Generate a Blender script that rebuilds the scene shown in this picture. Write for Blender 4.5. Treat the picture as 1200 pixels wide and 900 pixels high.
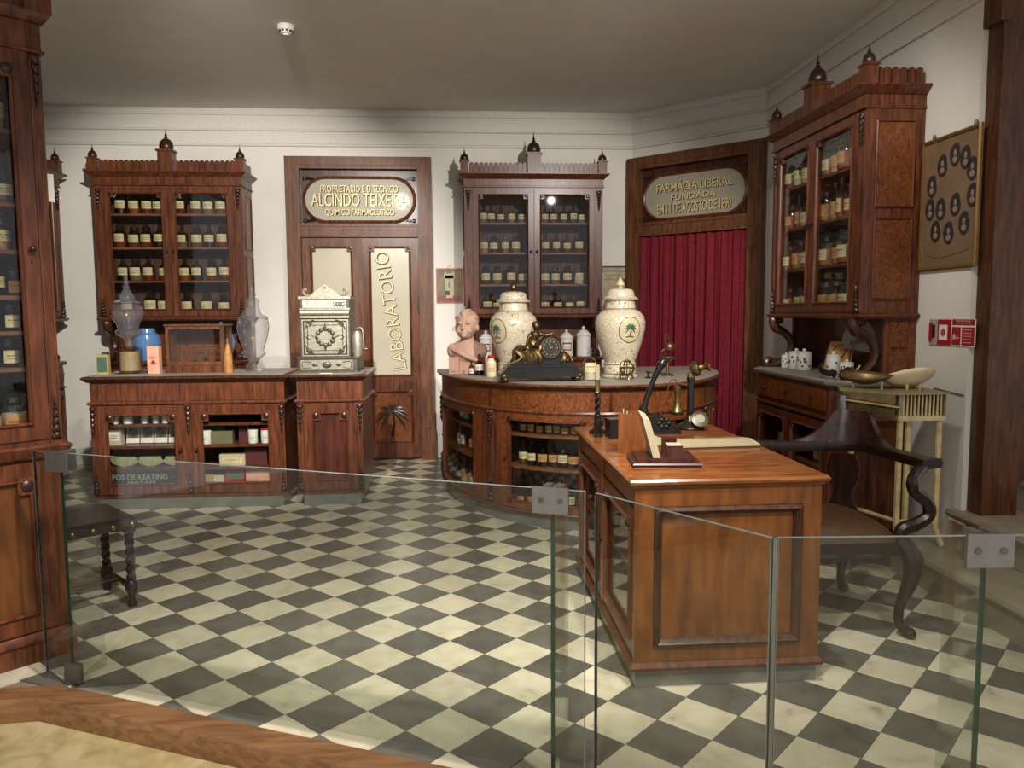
import bpy, math, random
from mathutils import Matrix, Vector
random.seed(7)
for _o in list(bpy.data.objects): bpy.data.objects.remove(_o)
SC = bpy.context.scene
COL = SC.collection
PI = math.pi
# ------------------------------------------------------------------ camera
cam = bpy.data.cameras.new('camera'); cam.sensor_width = 36; cam.lens = 916.53/1200*36
cam.clip_start = 0.05; cam.clip_end = 60
camo = bpy.data.objects.new('camera', cam); COL.objects.link(camo); SC.camera = camo
_y, _b, _c = math.radians(4.16622), math.radians(-5.19106), -0.00638904
_fw = Vector((math.sin(_y)*math.cos(_b), math.cos(_y)*math.cos(_b), math.sin(_b)))
_r = Vector((math.cos(_y), -math.sin(_y), 0)); _u = _r.cross(_fw)
_r2 = _r*math.cos(_c)+_u*math.sin(_c); _u2 = _u*math.cos(_c)-_r*math.sin(_c)
CAM = Vector((0.0387, -3.6665, 1.4474))
camo.matrix_world = Matrix(((_r2.x, _u2.x, -_fw.x, CAM.x), (_r2.y, _u2.y, -_fw.y, CAM.y), (_r2.z, _u2.z, -_fw.z, CAM.z), (0, 0, 0, 1)))
def project(p):
    q = Vector(p)-CAM; w = q.dot(_fw)
    return (600+916.53*q.dot(_r2)/w, 450-916.53*q.dot(_u2)/w) if w > .05 else (-9999, -9999)
# ------------------------------------------------------------------ world, lamps, exposure
W = bpy.data.worlds.new('world'); SC.world = W; W.use_nodes = True
W.node_tree.nodes['Background'].inputs[0].default_value = (.97, .97, 1.0, 1)
W.node_tree.nodes['Background'].inputs[1].default_value = .46
SC.view_settings.view_transform = 'Standard'; SC.view_settings.look = 'None'
SC.view_settings.gamma = 1; SC.view_settings.use_curve_mapping = False
SC.view_settings.exposure = 0.85
SC.cycles.transparent_max_bounces = 40; SC.cycles.max_bounces = 8
SC.cycles.caustics_reflective = False; SC.cycles.caustics_refractive = False
WARM = (1, .955, .885)
def spot(name, loc, target, watts, deg, blend=.5, size=.035, col=WARM):
    l = bpy.data.lights.new(name, 'SPOT'); l.energy = watts; l.spot_size = math.radians(deg); l.spot_blend = blend
    l.shadow_soft_size = size; l.color = col
    o = bpy.data.objects.new(name, l); COL.objects.link(o); o.location = loc
    o.rotation_euler = (Vector(target)-Vector(loc)).to_track_quat('-Z', 'Y').to_euler()
    return o
spot('ceiling_spotlight', (1.62, -1.5, 3.25), (.9, 3.2, 1.5), 400, 50, .5)
spot('ceiling_spotlight', (-.78, -1.0, 3.25), (-1.9, 3.5, 1.5), 590, 54, .5)
spot('ceiling_spotlight', (.2, -2.2, 3.3), (-.5, 1.2, 0), 400, 72, .8, .08)
spot('ceiling_spotlight', (.95, -1.25, 3.3), (1.02, -.25, .6), 150, 46, .6, .05)
for _x in (-1.6, 0, 1.6): spot('hall_bounce_fill', (_x, -3.0, 3.35), (_x, -2.7, 0), 110, 120, .6, .05)  # added fill spots over the visitor hall, unseen, for ambient bounce into the room
spot('ceiling_spotlight', (1.2, -.6, 3.3), (2.5, 1.6, 1.6), 90, 70, .8, .1)

# ------------------------------------------------------------------ materials
MATS = {}
def _new(name):
    m = bpy.data.materials.new(name); m.use_nodes = True
    nt = m.node_tree; return m, nt, nt.nodes['Principled BSDF']
def S(h):
    h = h.lstrip('#'); v = [int(h[i:i+2], 16)/255 for i in (0, 2, 4)]
    return tuple((c/12.92 if c <= .04045 else ((c+.055)/1.055)**2.4) for c in v)+(1,)
def plain(name, col, rough=.5, metal=0, noise=.12, scale=30, bump=0, spec=.5, coat=0):
    if name in MATS: return MATS[name]
    m, nt, b = _new(name); col = S(col) if isinstance(col, str) else tuple(col)+(1,)
    b.inputs['Roughness'].default_value = rough; b.inputs['Metallic'].default_value = metal
    b.inputs['Specular IOR Level'].default_value = spec; b.inputs['Coat Weight'].default_value = coat; b.inputs['Coat Roughness'].default_value = .03
    tc = nt.nodes.new('ShaderNodeTexCoord'); n = nt.nodes.new('ShaderNodeTexNoise'); n.inputs['Scale'].default_value = scale; n.inputs['Detail'].default_value = 5
    nt.links.new(tc.outputs['Object'], n.inputs['Vector'])
    r = nt.nodes.new('ShaderNodeValToRGB')
    r.color_ramp.elements[0].position = .3; r.color_ramp.elements[1].position = .7
    r.color_ramp.elements[0].color = tuple(c*(1-noise) for c in col[:3])+(1,); r.color_ramp.elements[1].color = tuple(min(1, c*(1+noise)) for c in col[:3])+(1,)
    nt.links.new(n.outputs['Fac'], r.inputs['Fac']); nt.links.new(r.outputs['Color'], b.inputs['Base Color'])
    if bump:
        bp = nt.nodes.new('ShaderNodeBump'); bp.inputs['Strength'].default_value = bump; bp.inputs['Distance'].default_value = .01
        nt.links.new(n.outputs['Fac'], bp.inputs['Height']); nt.links.new(bp.outputs['Normal'], b.inputs['Normal'])
    MATS[name] = m; return m
def wood(name, dark, light, rough=.32, sc=(14, 14, 1.6), burl=0, coat=.25):
    if name in MATS: return MATS[name]
    m, nt, b = _new(name); N, L = nt.nodes, nt.links
    tc = N.new('ShaderNodeTexCoord'); mp = N.new('ShaderNodeMapping'); mp.inputs['Scale'].default_value = sc
    oi = N.new('ShaderNodeObjectInfo'); L.new(oi.outputs['Random'], mp.inputs['Location'])
    L.new(tc.outputs['Object'], mp.inputs['Vector'])
    n1 = N.new('ShaderNodeTexNoise'); n1.inputs['Scale'].default_value = 3; n1.inputs['Detail'].default_value = 8; n1.inputs['Distortion'].default_value = .6+burl*2.5
    L.new(mp.outputs['Vector'], n1.inputs['Vector'])
    r = N.new('ShaderNodeValToRGB'); e = r.color_ramp.elements
    e[0].position = .32; e[1].position = .7; e[0].color = S(dark); e[1].color = S(light)
    L.new(n1.outputs['Fac'], r.inputs['Fac'])
    n2 = N.new('ShaderNodeTexNoise'); n2.inputs['Scale'].default_value = 2.2; L.new(tc.outputs['Object'], n2.inputs['Vector'])
    mx = N.new('ShaderNodeMix'); mx.data_type = 'RGBA'; mx.blend_type = 'MULTIPLY'; mx.inputs[0].default_value = .55
    r2 = N.new('ShaderNodeValToRGB'); r2.color_ramp.elements[0].position = .3; r2.color_ramp.elements[1].position = .75
    r2.color_ramp.elements[0].color = (.55, .5, .47, 1); r2.color_ramp.elements[1].color = (1.15, 1.15, 1.15, 1)
    L.new(n2.outputs['Fac'], r2.inputs['Fac']); L.new(r.outputs['Color'], mx.inputs[6]); L.new(r2.outputs['Color'], mx.inputs[7])
    L.new(mx.outputs[2], b.inputs['Base Color'])
    b.inputs['Roughness'].default_value = rough; b.inputs['Coat Weight'].default_value = coat*.5; b.inputs['Coat Roughness'].default_value = .2; b.inputs['Specular IOR Level'].default_value = .28
    bp = N.new('ShaderNodeBump'); bp.inputs['Strength'].default_value = .12; bp.inputs['Distance'].default_value = .004
    L.new(n1.outputs['Fac'], bp.inputs['Height']); L.new(bp.outputs['Normal'], b.inputs['Normal'])
    MATS[name] = m; return m
def thin_glass(name, tint=(1, 1, 1), refl=1.0, rough=.015, ior=1.45, haze=0):
    if name in MATS: return MATS[name]
    m, nt, b = _new(name); N, L = nt.nodes, nt.links
    N.remove(b); out = N['Material Output']
    tr = N.new('ShaderNodeBsdfTransparent'); tr.inputs[0].default_value = tuple(tint)+(1,)
    gl = N.new('ShaderNodeBsdfGlossy'); gl.inputs['Roughness'].default_value = rough
    fr = N.new('ShaderNodeFresnel'); fr.inputs['IOR'].default_value = ior
    ge = N.new('ShaderNodeNewGeometry'); ml = N.new('ShaderNodeMix'); ml.data_type = 'FLOAT'; ml.inputs[2].default_value = ior; ml.inputs[3].default_value = 1/ior
    L.new(ge.outputs['Backfacing'], ml.inputs[0]); L.new(ml.outputs[0], fr.inputs['IOR'])      # same reflectance from either side of the thin wall
    mu = N.new('ShaderNodeMath'); mu.operation = 'MULTIPLY'; mu.inputs[1].default_value = refl; mu.use_clamp = True
    L.new(fr.outputs[0], mu.inputs[0])
    mx = N.new('ShaderNodeMixShader'); L.new(mu.outputs[0], mx.inputs[0]); L.new(tr.outputs[0], mx.inputs[1]); L.new(gl.outputs[0], mx.inputs[2])
    if haze:
        df = N.new('ShaderNodeBsdfDiffuse'); df.inputs[0].default_value = (.75, .76, .78, 1); m2 = N.new('ShaderNodeMixShader'); m2.inputs[0].default_value = haze
        L.new(mx.outputs[0], m2.inputs[1]); L.new(df.outputs[0], m2.inputs[2]); mx = m2
    L.new(mx.outputs[0], out.inputs['Surface'])
    MATS[name] = m; return m
def tile_mat(name, a, bcol, vein):
    m, nt, b = _new(name); N, L = nt.nodes, nt.links
    tc = N.new('ShaderNodeTexCoord'); oi = N.new('ShaderNodeObjectInfo')
    ad = N.new('ShaderNodeVectorMath'); ad.operation = 'ADD'; L.new(tc.outputs['Object'], ad.inputs[0])
    sc = N.new('ShaderNodeVectorMath'); sc.operation = 'SCALE'; sc.inputs['Scale'].default_value = 1; L.new(oi.outputs['Location'], sc.inputs[0]); L.new(sc.outputs[0], ad.inputs[1])
    n = N.new('ShaderNodeTexNoise'); n.inputs['Scale'].default_value = 9; n.inputs['Detail'].default_value = 7; n.inputs['Distortion'].default_value = .5; L.new(ad.outputs[0], n.inputs['Vector'])
    r = N.new('ShaderNodeValToRGB'); e = r.color_ramp.elements; e[0].position = .33; e[1].position = .62; e[0].color = S(a); e[1].color = S(bcol)
    x = r.color_ramp.elements.new(.27); x.color = S(vein)
    L.new(n.outputs['Fac'], r.inputs['Fac'])
    hv = N.new('ShaderNodeHueSaturation'); mr = N.new('ShaderNodeMapRange'); mr.inputs['To Min'].default_value = .86; mr.inputs['To Max'].default_value = 1.1
    L.new(oi.outputs['Random'], mr.inputs['Value']); L.new(mr.outputs[0], hv.inputs['Value']); L.new(r.outputs['Color'], hv.inputs['Color'])
    L.new(hv.outputs[0], b.inputs['Base Color'])
    n3 = N.new('ShaderNodeTexNoise'); n3.inputs['Scale'].default_value = 14; L.new(ad.outputs[0], n3.inputs['Vector'])
    m3 = N.new('ShaderNodeMapRange'); m3.inputs['To Min'].default_value = .22; m3.inputs['To Max'].default_value = .42; L.new(n3.outputs['Fac'], m3.inputs['Value']); L.new(m3.outputs[0], b.inputs['Roughness'])
    MATS[name] = m; return m
def label_mat(name, paper, ink, lo=.3, hi=.7, sx=26):
    m, nt, b = _new(name); N, L = nt.nodes, nt.links
    tc = N.new('ShaderNodeTexCoord'); sp = N.new('ShaderNodeSeparateXYZ'); L.new(tc.outputs['Generated'], sp.inputs[0])
    wv = N.new('ShaderNodeMath'); wv.operation = 'MULTIPLY'; wv.inputs[1].default_value = 24; L.new(sp.outputs['Z'], wv.inputs[0])
    sn = N.new('ShaderNodeMath'); sn.operation = 'SINE'; L.new(wv.outputs[0], sn.inputs[0])
    g1 = N.new('ShaderNodeMath'); g1.operation = 'GREATER_THAN'; g1.inputs[1].default_value = .25; L.new(sn.outputs[0], g1.inputs[0])
    oi = N.new('ShaderNodeObjectInfo'); mp = N.new('ShaderNodeMapping'); mp.inputs['Scale'].default_value = (sx, sx, 8); L.new(tc.outputs['Generated'], mp.inputs['Vector']); L.new(oi.outputs['Location'], mp.inputs['Location'])
    n = N.new('ShaderNodeTexNoise'); n.inputs['Scale'].default_value = 1; L.new(mp.outputs[0], n.inputs['Vector'])
    g2 = N.new('ShaderNodeMath'); g2.operation = 'GREATER_THAN'; g2.inputs[1].default_value = .47; L.new(n.outputs['Fac'], g2.inputs[0])
    a = N.new('ShaderNodeMath'); a.operation = 'MULTIPLY'; L.new(g1.outputs[0], a.inputs[0]); L.new(g2.outputs[0], a.inputs[1])
    c1 = N.new('ShaderNodeMath'); c1.operation = 'COMPARE'; c1.inputs[1].default_value = (lo+hi)/2; c1.inputs[2].default_value = (hi-lo)/2; L.new(sp.outputs['Z'], c1.inputs[0])
    c2 = N.new('ShaderNodeMath'); c2.operation = 'COMPARE'; c2.inputs[1].default_value = .5; c2.inputs[2].default_value = .36; L.new(sp.outputs['X'], c2.inputs[0])
    a2 = N.new('ShaderNodeMath'); a2.operation = 'MULTIPLY'; L.new(a.outputs[0], a2.inputs[0]); L.new(c1.outputs[0], a2.inputs[1])
    a3 = N.new('ShaderNodeMath'); a3.operation = 'MULTIPLY'; L.new(a2.outputs[0], a3.inputs[0]); L.new(c2.outputs[0], a3.inputs[1])
    n2 = N.new('ShaderNodeTexNoise'); n2.inputs['Scale'].default_value = 20; L.new(tc.outputs['Object'], n2.inputs['Vector'])
    rp = N.new('ShaderNodeValToRGB'); rp.color_ramp.elements[0].color = tuple(c*.72 for c in S(paper)[:3])+(1,); rp.color_ramp.elements[1].color = S(paper); rp.color_ramp.elements[0].position = .25; rp.color_ramp.elements[1].position = .6
    L.new(n2.outputs['Fac'], rp.inputs['Fac'])
    mx = N.new('ShaderNodeMix'); mx.data_type = 'RGBA'; L.new(a3.outputs[0], mx.inputs[0]); L.new(rp.outputs['Color'], mx.inputs[6]); mx.inputs[7].default_value = S(ink)
    L.new(mx.outputs[2], b.inputs['Base Color']); b.inputs['Roughness'].default_value = .6
    MATS[name] = m; return m
WD = wood('walnut_red', '402214', '734128', coat=.1)
WD2 = wood('walnut_dark', '29160e', '543422')
WDB = wood('walnut_burl', '4a2711', '834a25', burl=1, sc=(9, 9, 5))
WDO = wood('oak_frame', '4b2e1b', '764c31', rough=.45, coat=.1)
WDD = wood('desk_mahogany', '5e3417', '855024', rough=.28, sc=(7, 7, 1.2))
WDT = wood('desk_top_wood', '63361a', '915a2c', rough=.2, sc=(2, 9, 9), coat=.5)
WDK = wood('ebonised_wood', '140b08', '2e1a12', rough=.3)
WSH = wood('shelf_wood', '5a3520', '8a5a38', rough=.5, sc=(2, 14, 14), coat=0)
WIN = wood('cabinet_interior', '3a231a', '5f4032', rough=.6, coat=0)
CARVE = plain('carved_wood', '2c170e', .35, noise=.3)
PLAST = plain('wall_plaster', 'd2cdc4', .85, noise=.035, scale=3, bump=.02)
CEIL = plain('ceiling_paint', 'e0dcd6', .9, noise=.03, scale=4)
TRIMW = plain('cornice_paint', 'cbc5bb', .8, noise=.04)
PANE = thin_glass('cabinet_glass', (.95, .96, .95), .75)
RAIL = thin_glass('barrier_glass', (.90, .93, .91), 1.25)
RAILE = plain('glass_green_edge', '123d33', .15)
CLR = thin_glass('clear_glass', (.95, .955, .96), 2.4)
GLOBE = thin_glass('globe_glass', (.93, .93, .94), 3.0, haze=.05)
AMB = thin_glass('amber_glass', (.56, .30, .14), 1.6)
DRK = thin_glass('smoky_glass', (.52, .44, .37), 1.6)
CBL = thin_glass('cobalt_glass', (.10, .16, .55), 1.6)
GRN = thin_glass('green_glass', (.30, .42, .30), 1.6)
GREY = plain('brushed_steel', '8b8a86', .35, .9, noise=.08)
ZINC = plain('zinc_plinth', '75756f', .25, .35, noise=.15, scale=8)
BRASS = plain('aged_brass', '7d6a45', .35, .9, noise=.2)
GILT = plain('gilt_bronze', '5c4a2e', .42, .9, noise=.45, scale=60)
NICK = plain('nickel_ornament', 'a09a88', .4, .6, noise=.22, scale=40)
NICKD = plain('nickel_dark', '5a564a', .4, .6, noise=.3, scale=50)
BLACK = plain('black_enamel', '15130f', .25)
IRON = plain('cast_iron', '17150f', .4, .3, noise=.4)
MARBK = plain('black_marble', '1a1816', .25, noise=.4, scale=9)
GOLDL = plain('gold_letter', 'd2be80', .45, .1, noise=.15)
DARKL = plain('letter_shadow', '20170c', .6)
SIGNG = plain('sign_glass', '958e7b', .5, noise=.05, scale=4, coat=1)
FROST = plain('frosted_pane', 'b0a892', .25, noise=.06, scale=3)
PORC = plain('white_porcelain', 'd8d6cf', .18, noise=.04, coat=.4)
BLUE = plain('blue_glaze', '5f86b8', .15, noise=.08, scale=8, coat=.4)
TERRA = plain('pink_terracotta', 'b08c7a', .7, noise=.12, scale=14, bump=.1)
STONE = plain('stair_stone', '8d8069', .5, noise=.14, scale=9, bump=.05)
CURTM = plain('red_velvet', '6b1724', .8, noise=.22, scale=26, spec=.2)
PAPER = plain('old_paper', '9c9072', .8, noise=.08)
WHITE = plain('white_plastic', 'dedbd2', .5, noise=.02)
CREAM = plain('cream_enamel', 'b5a272', .4, noise=.22, scale=22)
LEATH = plain('brown_leather', '35200c', .45, noise=.2, scale=18, bump=.05)
COUNT = plain('counter_top_cloth', '857d70', .5, noise=.12, scale=12)
RED = plain('signal_red', '9c1220', .4, noise=.05)
CORK = plain('cork_stopper', '3a2416', .7, noise=.2)
LAB = label_mat('cream_label', 'cfc090', '4a3318')
LAB2 = label_mat('orange_label', 'c08a50', '5a2c12')
LAB3 = label_mat('white_label', 'd4cfc0', '46423c')
BOOK = label_mat('printed_page', 'd2c6a2', '8f8468', .08, .92, 50)
# ------------------------------------------------------------------ mesh helpers
def catmull(pts, n=6):
    P = [Vector(p) for p in pts]; out = []
    for i in range(len(P)-1):
        a, b, c, d = P[max(i-1, 0)], P[i], P[i+1], P[min(i+2, len(P)-1)]
        for k in range(n):
            t = k/n
            out.append(.5*((2*b)+(c-a)*t+(2*a-5*b+4*c-d)*t*t+(3*b-a-3*c+d)*t**3))
    out.append(P[-1]); return out
class MB:
    def __init__(s, M=None): s.v = []; s.f = []; s.M = M or Matrix()
    def add(s, vs, fs):
        k = len(s.v); s.v += [tuple(s.M @ Vector(v)) for v in vs]; s.f += [tuple(i+k for i in f) for f in fs]; return s
    def box(s, x0, x1, y0, y1, z0, z1):
        return s.add([(x0, y0, z0), (x1, y0, z0), (x1, y1, z0), (x0, y1, z0), (x0, y0, z1), (x1, y0, z1), (x1, y1, z1), (x0, y1, z1)],
                     [(0, 3, 2, 1), (4, 5, 6, 7), (0, 1, 5, 4), (1, 2, 6, 5), (2, 3, 7, 6), (3, 0, 4, 7)])
    def hexa(s, b, t):     # bottom quad, top quad (both ccw seen from above)
        return s.add(list(b)+list(t), [(0, 3, 2, 1), (4, 5, 6, 7), (0, 1, 5, 4), (1, 2, 6, 5), (2, 3, 7, 6), (3, 0, 4, 7)])
    def prism(s, poly, h0, h1, ax='z'):
        n = len(poly)
        def p(a, b, h): return (a, b, h) if ax == 'z' else ((a, h, b) if ax == 'y' else (h, a, b))
        vs = [p(a, b, h0) for a, b in poly]+[p(a, b, h1) for a, b in poly]
        return s.add(vs, [tuple(range(n-1, -1, -1)), tuple(range(n, 2*n))]+[(i, (i+1) % n, n+(i+1) % n, n+i) for i in range(n)])
    def lathe(s, prof, seg=20, c=(0, 0, 0), a0=0, a1=2*PI, flute=0, nf=0, sq=1):
        full = abs(a1-a0) > 6.28; na = seg if full else seg+1; vs = []; fs = []
        for r, z in prof:
            for i in range(na):
                a = a0+(a1-a0)*i/seg; rr = r*(1-flute*abs(math.sin(a*nf/2))) if nf else r
                vs.append((c[0]+rr*math.cos(a), c[1]+rr*math.sin(a)*sq, c[2]+z))
        for j in range(len(prof)-1):
            for i in range(seg):
                i2 = (i+1) % na if full else i+1
                fs.append((j*na+i, j*na+i2, (j+1)*na+i2, (j+1)*na+i))
        if full:
            if prof[0][0] > 1e-4: fs.append(tuple(range(na-1, -1, -1)))
            if prof[-1][0] > 1e-4: fs.append(tuple((len(prof)-1)*na+i for i in range(na)))
        return s.add(vs, fs)
    def tube(s, pts, r, seg=8, closed=False, sx=1):
        P = [Vector(p) for p in pts]; n = len(P); R = r if isinstance(r, (list, tuple)) else [r]*n
        if len(R) != n: R = [R[min(len(R)-1, int(i*(len(R)-1)/(n-1)))]*(1-((i*(len(R)-1)/(n-1)) % 1))+R[min(len(R)-1, int(i*(len(R)-1)/(n-1))+1)]*((i*(len(R)-1)/(n-1)) % 1) for i in range(n)]
        vs = []; fs = []; up = None
        for i in range(n):
            if closed: t = P[(i+1) % n]-P[i-1]
            else: t = P[min(i+1, n-1)]-P[max(i-1, 0)]
            t.normalize()
            if up is None: up = Vector((0, 0, 1)) if abs(t.z) < .9 else Vector((1, 0, 0))
            a = t.cross(up)
            if a.length < 1e-4: a = t.cross(Vector((.3, 1, .2)))
            a.normalize(); bb = a.cross(t); up = bb
            for k in range(seg):
                g = 2*PI*k/seg; vs.append(P[i]+a*(R[i]*sx*math.cos(g))+bb*(R[i]*math.sin(g)))
        for i in range(n if closed else n-1):
            for k in range(seg):
                j = (i+1) % n; fs.append((i*seg+k, i*seg+(k+1) % seg, j*seg+(k+1) % seg, j*seg+k))
        if not closed: fs += [tuple(range(seg-1, -1, -1)), tuple((n-1)*seg+k for k in range(seg))]
        return s.add(vs, fs)
    def ball(s, c, r, seg=12, rings=8):
        r = (r, r, r) if not isinstance(r, (tuple, list)) else r; vs = [(c[0], c[1], c[2]-r[2])]; fs = []
        for j in range(1, rings):
            p = -PI/2+PI*j/rings
            for i in range(seg): vs.append((c[0]+r[0]*math.cos(p)*math.cos(2*PI*i/seg), c[1]+r[1]*math.cos(p)*math.sin(2*PI*i/seg), c[2]+r[2]*math.sin(p)))
        vs.append((c[0], c[1], c[2]+r[2])); T = len(vs)-1
        for i in range(seg):
            fs.append((0, 1+(i+1) % seg, 1+i)); fs.append((T, T-seg+i, T-seg+(i+1) % seg))
        for j in range(rings-2):
            for i in range(seg): fs.append((1+j*seg+i, 1+j*seg+(i+1) % seg, 1+(j+1)*seg+(i+1) % seg, 1+(j+1)*seg+i))
        return s.add(vs, fs)
    def sweep(s, prof, path, closed=False):   # prof [(out,z)], path [(x,y)]; out is to the right of travel
        n = len(path); m = len(prof); vs = []; fs = []
        P = [Vector((p[0], p[1])) for p in path]
        for i in range(n):
            d0 = (P[i]-P[i-1]) if (i > 0 or closed) else (P[1]-P[0]); d1 = (P[(i+1) % n]-P[i]) if (i < n-1 or closed) else (P[-1]-P[-2])
            d0.normalize(); d1.normalize(); n0 = Vector((d0.y, -d0.x)); n1 = Vector((d1.y, -d1.x)); b = n0+n1
            b = b/max(b.length_squared, 1e-6)*2 if b.length > .2 else n0
            for o, z in prof: vs.append((P[i].x+b.x*o, P[i].y+b.y*o, z))
        for i in range(n if closed else n-1):
            for k in range(m):
                j = (i+1) % n; fs.append((i*m+k, j*m+k, j*m+(k+1) % m, i*m+(k+1) % m))
        if not closed: fs += [tuple(range(m-1, -1, -1)), tuple((n-1)*m+k for k in range(m))]
        return s.add(vs, fs)
    def mesh(s, name, mat, ang=35):
        me = bpy.data.meshes.new(name); me.from_pydata(s.v, [], s.f); me.validate(); me.update()
        if ang:
            me.polygons.foreach_set('use_smooth', [True]*len(me.polygons)); me.set_sharp_from_angle(angle=math.radians(ang))
        if mat: me.materials.append(mat)
        return me
    def build(s, name, mat, parent=None, ang=35):
        import bmesh
        me = s.mesh(name, mat, 0)
        bm = bmesh.new(); bm.from_mesh(me); bmesh.ops.recalc_face_normals(bm, faces=bm.faces); bm.to_mesh(me); bm.free()
        if ang:
            me.polygons.foreach_set('use_smooth', [True]*len(me.polygons)); me.set_sharp_from_angle(angle=math.radians(ang))
        return link(name, me, parent)
def link(name, me, parent=None):
    o = bpy.data.objects.new(name, me); COL.objects.link(o)
    if parent: o.parent = parent
    return o
def tag(o, label, cat=None, group=None, kind=None):
    o['label'] = label
    if cat: o['category'] = cat
    if group: o['group'] = group
    if kind: o['kind'] = kind
    return o
def empty(name, loc=(0, 0, 0), rz=0):
    o = bpy.data.objects.new(name, None); COL.objects.link(o); o.location = loc; o.rotation_euler = (0, 0, rz); o.empty_display_size = .1; return o
def thing(name, label, cat, loc=(0, 0, 0), rz=0, group=None): return tag(empty(name, loc, rz), label, cat, group)
def place(o, loc, rz=0): o.location = loc; o.rotation_euler = (0, 0, rz); return o
def RX(loc=(0, 0, 0), rx=90, ry=0, rz=0): return Matrix.Translation(loc) @ Matrix.Rotation(math.radians(rz), 4, 'Z') @ Matrix.Rotation(math.radians(ry), 4, 'Y') @ Matrix.Rotation(math.radians(rx), 4, 'X')
def rect(x0, x1, y0, y1): return [(x0, y0), (x0, y1), (x1, y1), (x1, y0)]      # right-hand side of travel is inside
def text(name, s, mat, parent, M, width, height, ext=.002, bold=.0):
    c = bpy.data.curves.new('t', 'FONT'); c.body = s; c.size = 1; c.align_x = 'CENTER'; c.resolution_u = 3; c.offset = bold
    t = bpy.data.objects.new('t', c); COL.objects.link(t); bpy.context.view_layer.update()
    me = bpy.data.meshes.new_from_object(t.evaluated_get(bpy.context.evaluated_depsgraph_get()))
    bpy.data.objects.remove(t); bpy.data.curves.remove(c)
    xs = [v.co.x for v in me.vertices]; ys = [v.co.y for v in me.vertices]
    cx, cy = (min(xs)+max(xs))/2, (min(ys)+max(ys))/2; kx = width/(max(xs)-min(xs)); ky = height/(max(ys)-min(ys))
    V = [((v.co.x-cx)*kx, (v.co.y-cy)*ky) for v in me.vertices]; F = [tuple(p.vertices) for p in me.polygons]
    bpy.data.meshes.remove(me)
    ec = {}
    for f in F:
        for i in range(len(f)):
            e = (f[i], f[(i+1) % len(f)]); k = tuple(sorted(e)); ec.setdefault(k, []).append(e)
    n = len(V); vs = [(x, y, 0) for x, y in V]+[(x, y, ext) for x, y in V]
    fs = [tuple(reversed(f)) for f in F]+[tuple(i+n for i in f) for f in F]
    for k, l in ec.items():
        if len(l) == 1: a, b = l[0]; fs.append((a, b, b+n, a+n))
    mb = MB(M); mb.add(vs, fs); return mb.build(name, mat, parent, 0)
def remesh(mb, name, mat, parent, vox, smooth=4):
    me = mb.mesh('tmp', None, 0); t = bpy.data.objects.new('tmp', me); COL.objects.link(t)
    r = t.modifiers.new('r', 'REMESH'); r.mode = 'VOXEL'; r.voxel_size = vox; r.use_smooth_shade = True
    sm = t.modifiers.new('s', 'SMOOTH'); sm.factor = .5; sm.iterations = smooth
    bpy.context.view_layer.update()
    out = bpy.data.meshes.new_from_object(t.evaluated_get(bpy.context.evaluated_depsgraph_get())); out.name = name
    bpy.data.objects.remove(t); bpy.data.meshes.remove(me)
    out.materials.clear(); out.materials.append(mat); out.polygons.foreach_set('use_smooth', [True]*len(out.polygons))
    return link(name, out, parent)
ORD = ['first', 'second', 'third', 'fourth', 'fifth', 'sixth', 'seventh', 'eighth', 'ninth', 'tenth']
def scallops(mb, x0, x1, y0, y1, z0, z1, pitch=.045):   # row of round-topped slats
    n = max(1, round((x1-x0)/pitch)); w = (x1-x0)/n
    for i in range(n):
        a = x0+i*w; r = w*.46; c = a+w/2
        poly = [(c-r, z0), (c+r, z0)]+[(c+r*math.cos(t), z1-r+r*math.sin(t)) for t in [PI*k/6 for k in range(7)]]
        mb.prism(poly, y0, y1, 'y')
def carved_drop(parent, x, y, z, h, w=.035, flip=1, ex=0):   # hanging carved husk: a chain of leaves and berries, front towards -y
    mb = MB(); k = 5
    for i in range(k):
        f = 1-i/k*.75; zz = z-flip*h*(i+.5)/k
        mb.ball((x, y, zz), (w*.42*f, .014, h/k*.55), 8, 6)
        mb.ball((x-w*.36*f, y, zz+flip*h*.05), (w*.2*f, .010, h/k*.4), 6, 5); mb.ball((x+w*.36*f, y, zz+flip*h*.05), (w*.2*f, .010, h/k*.4), 6, 5)
    mb.lathe([(.001, -flip*h*.12), (.007, 0), (.001, flip*h*.05)] if flip > 0 else [(.001, -.05*h), (.007, 0), (.001, .12*h)], 6, (x, y, z-flip*h*1.0))
    return mb.build('carved_drop', CARVE, parent)
def corner_block(parent, x, y, z, s=.05, th=.012, mat=None):
    o = MB().box(x-s/2, x+s/2, y-th, y, z-s/2, z+s/2).build('corner_block', mat or WD, parent)
    MB(RX((x, y-th, z))).lathe([(s*.36, 0), (s*.36, .006), (s*.2, .012), (.001, .014)], 12).build('rosette', CARVE, o) if False else None
    return o
def rosette(mb, x, y, z, s): return MB.lathe(mb, [(s, 0), (s, .006), (s*.6, .012), (.001, .014)], 10)
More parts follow.
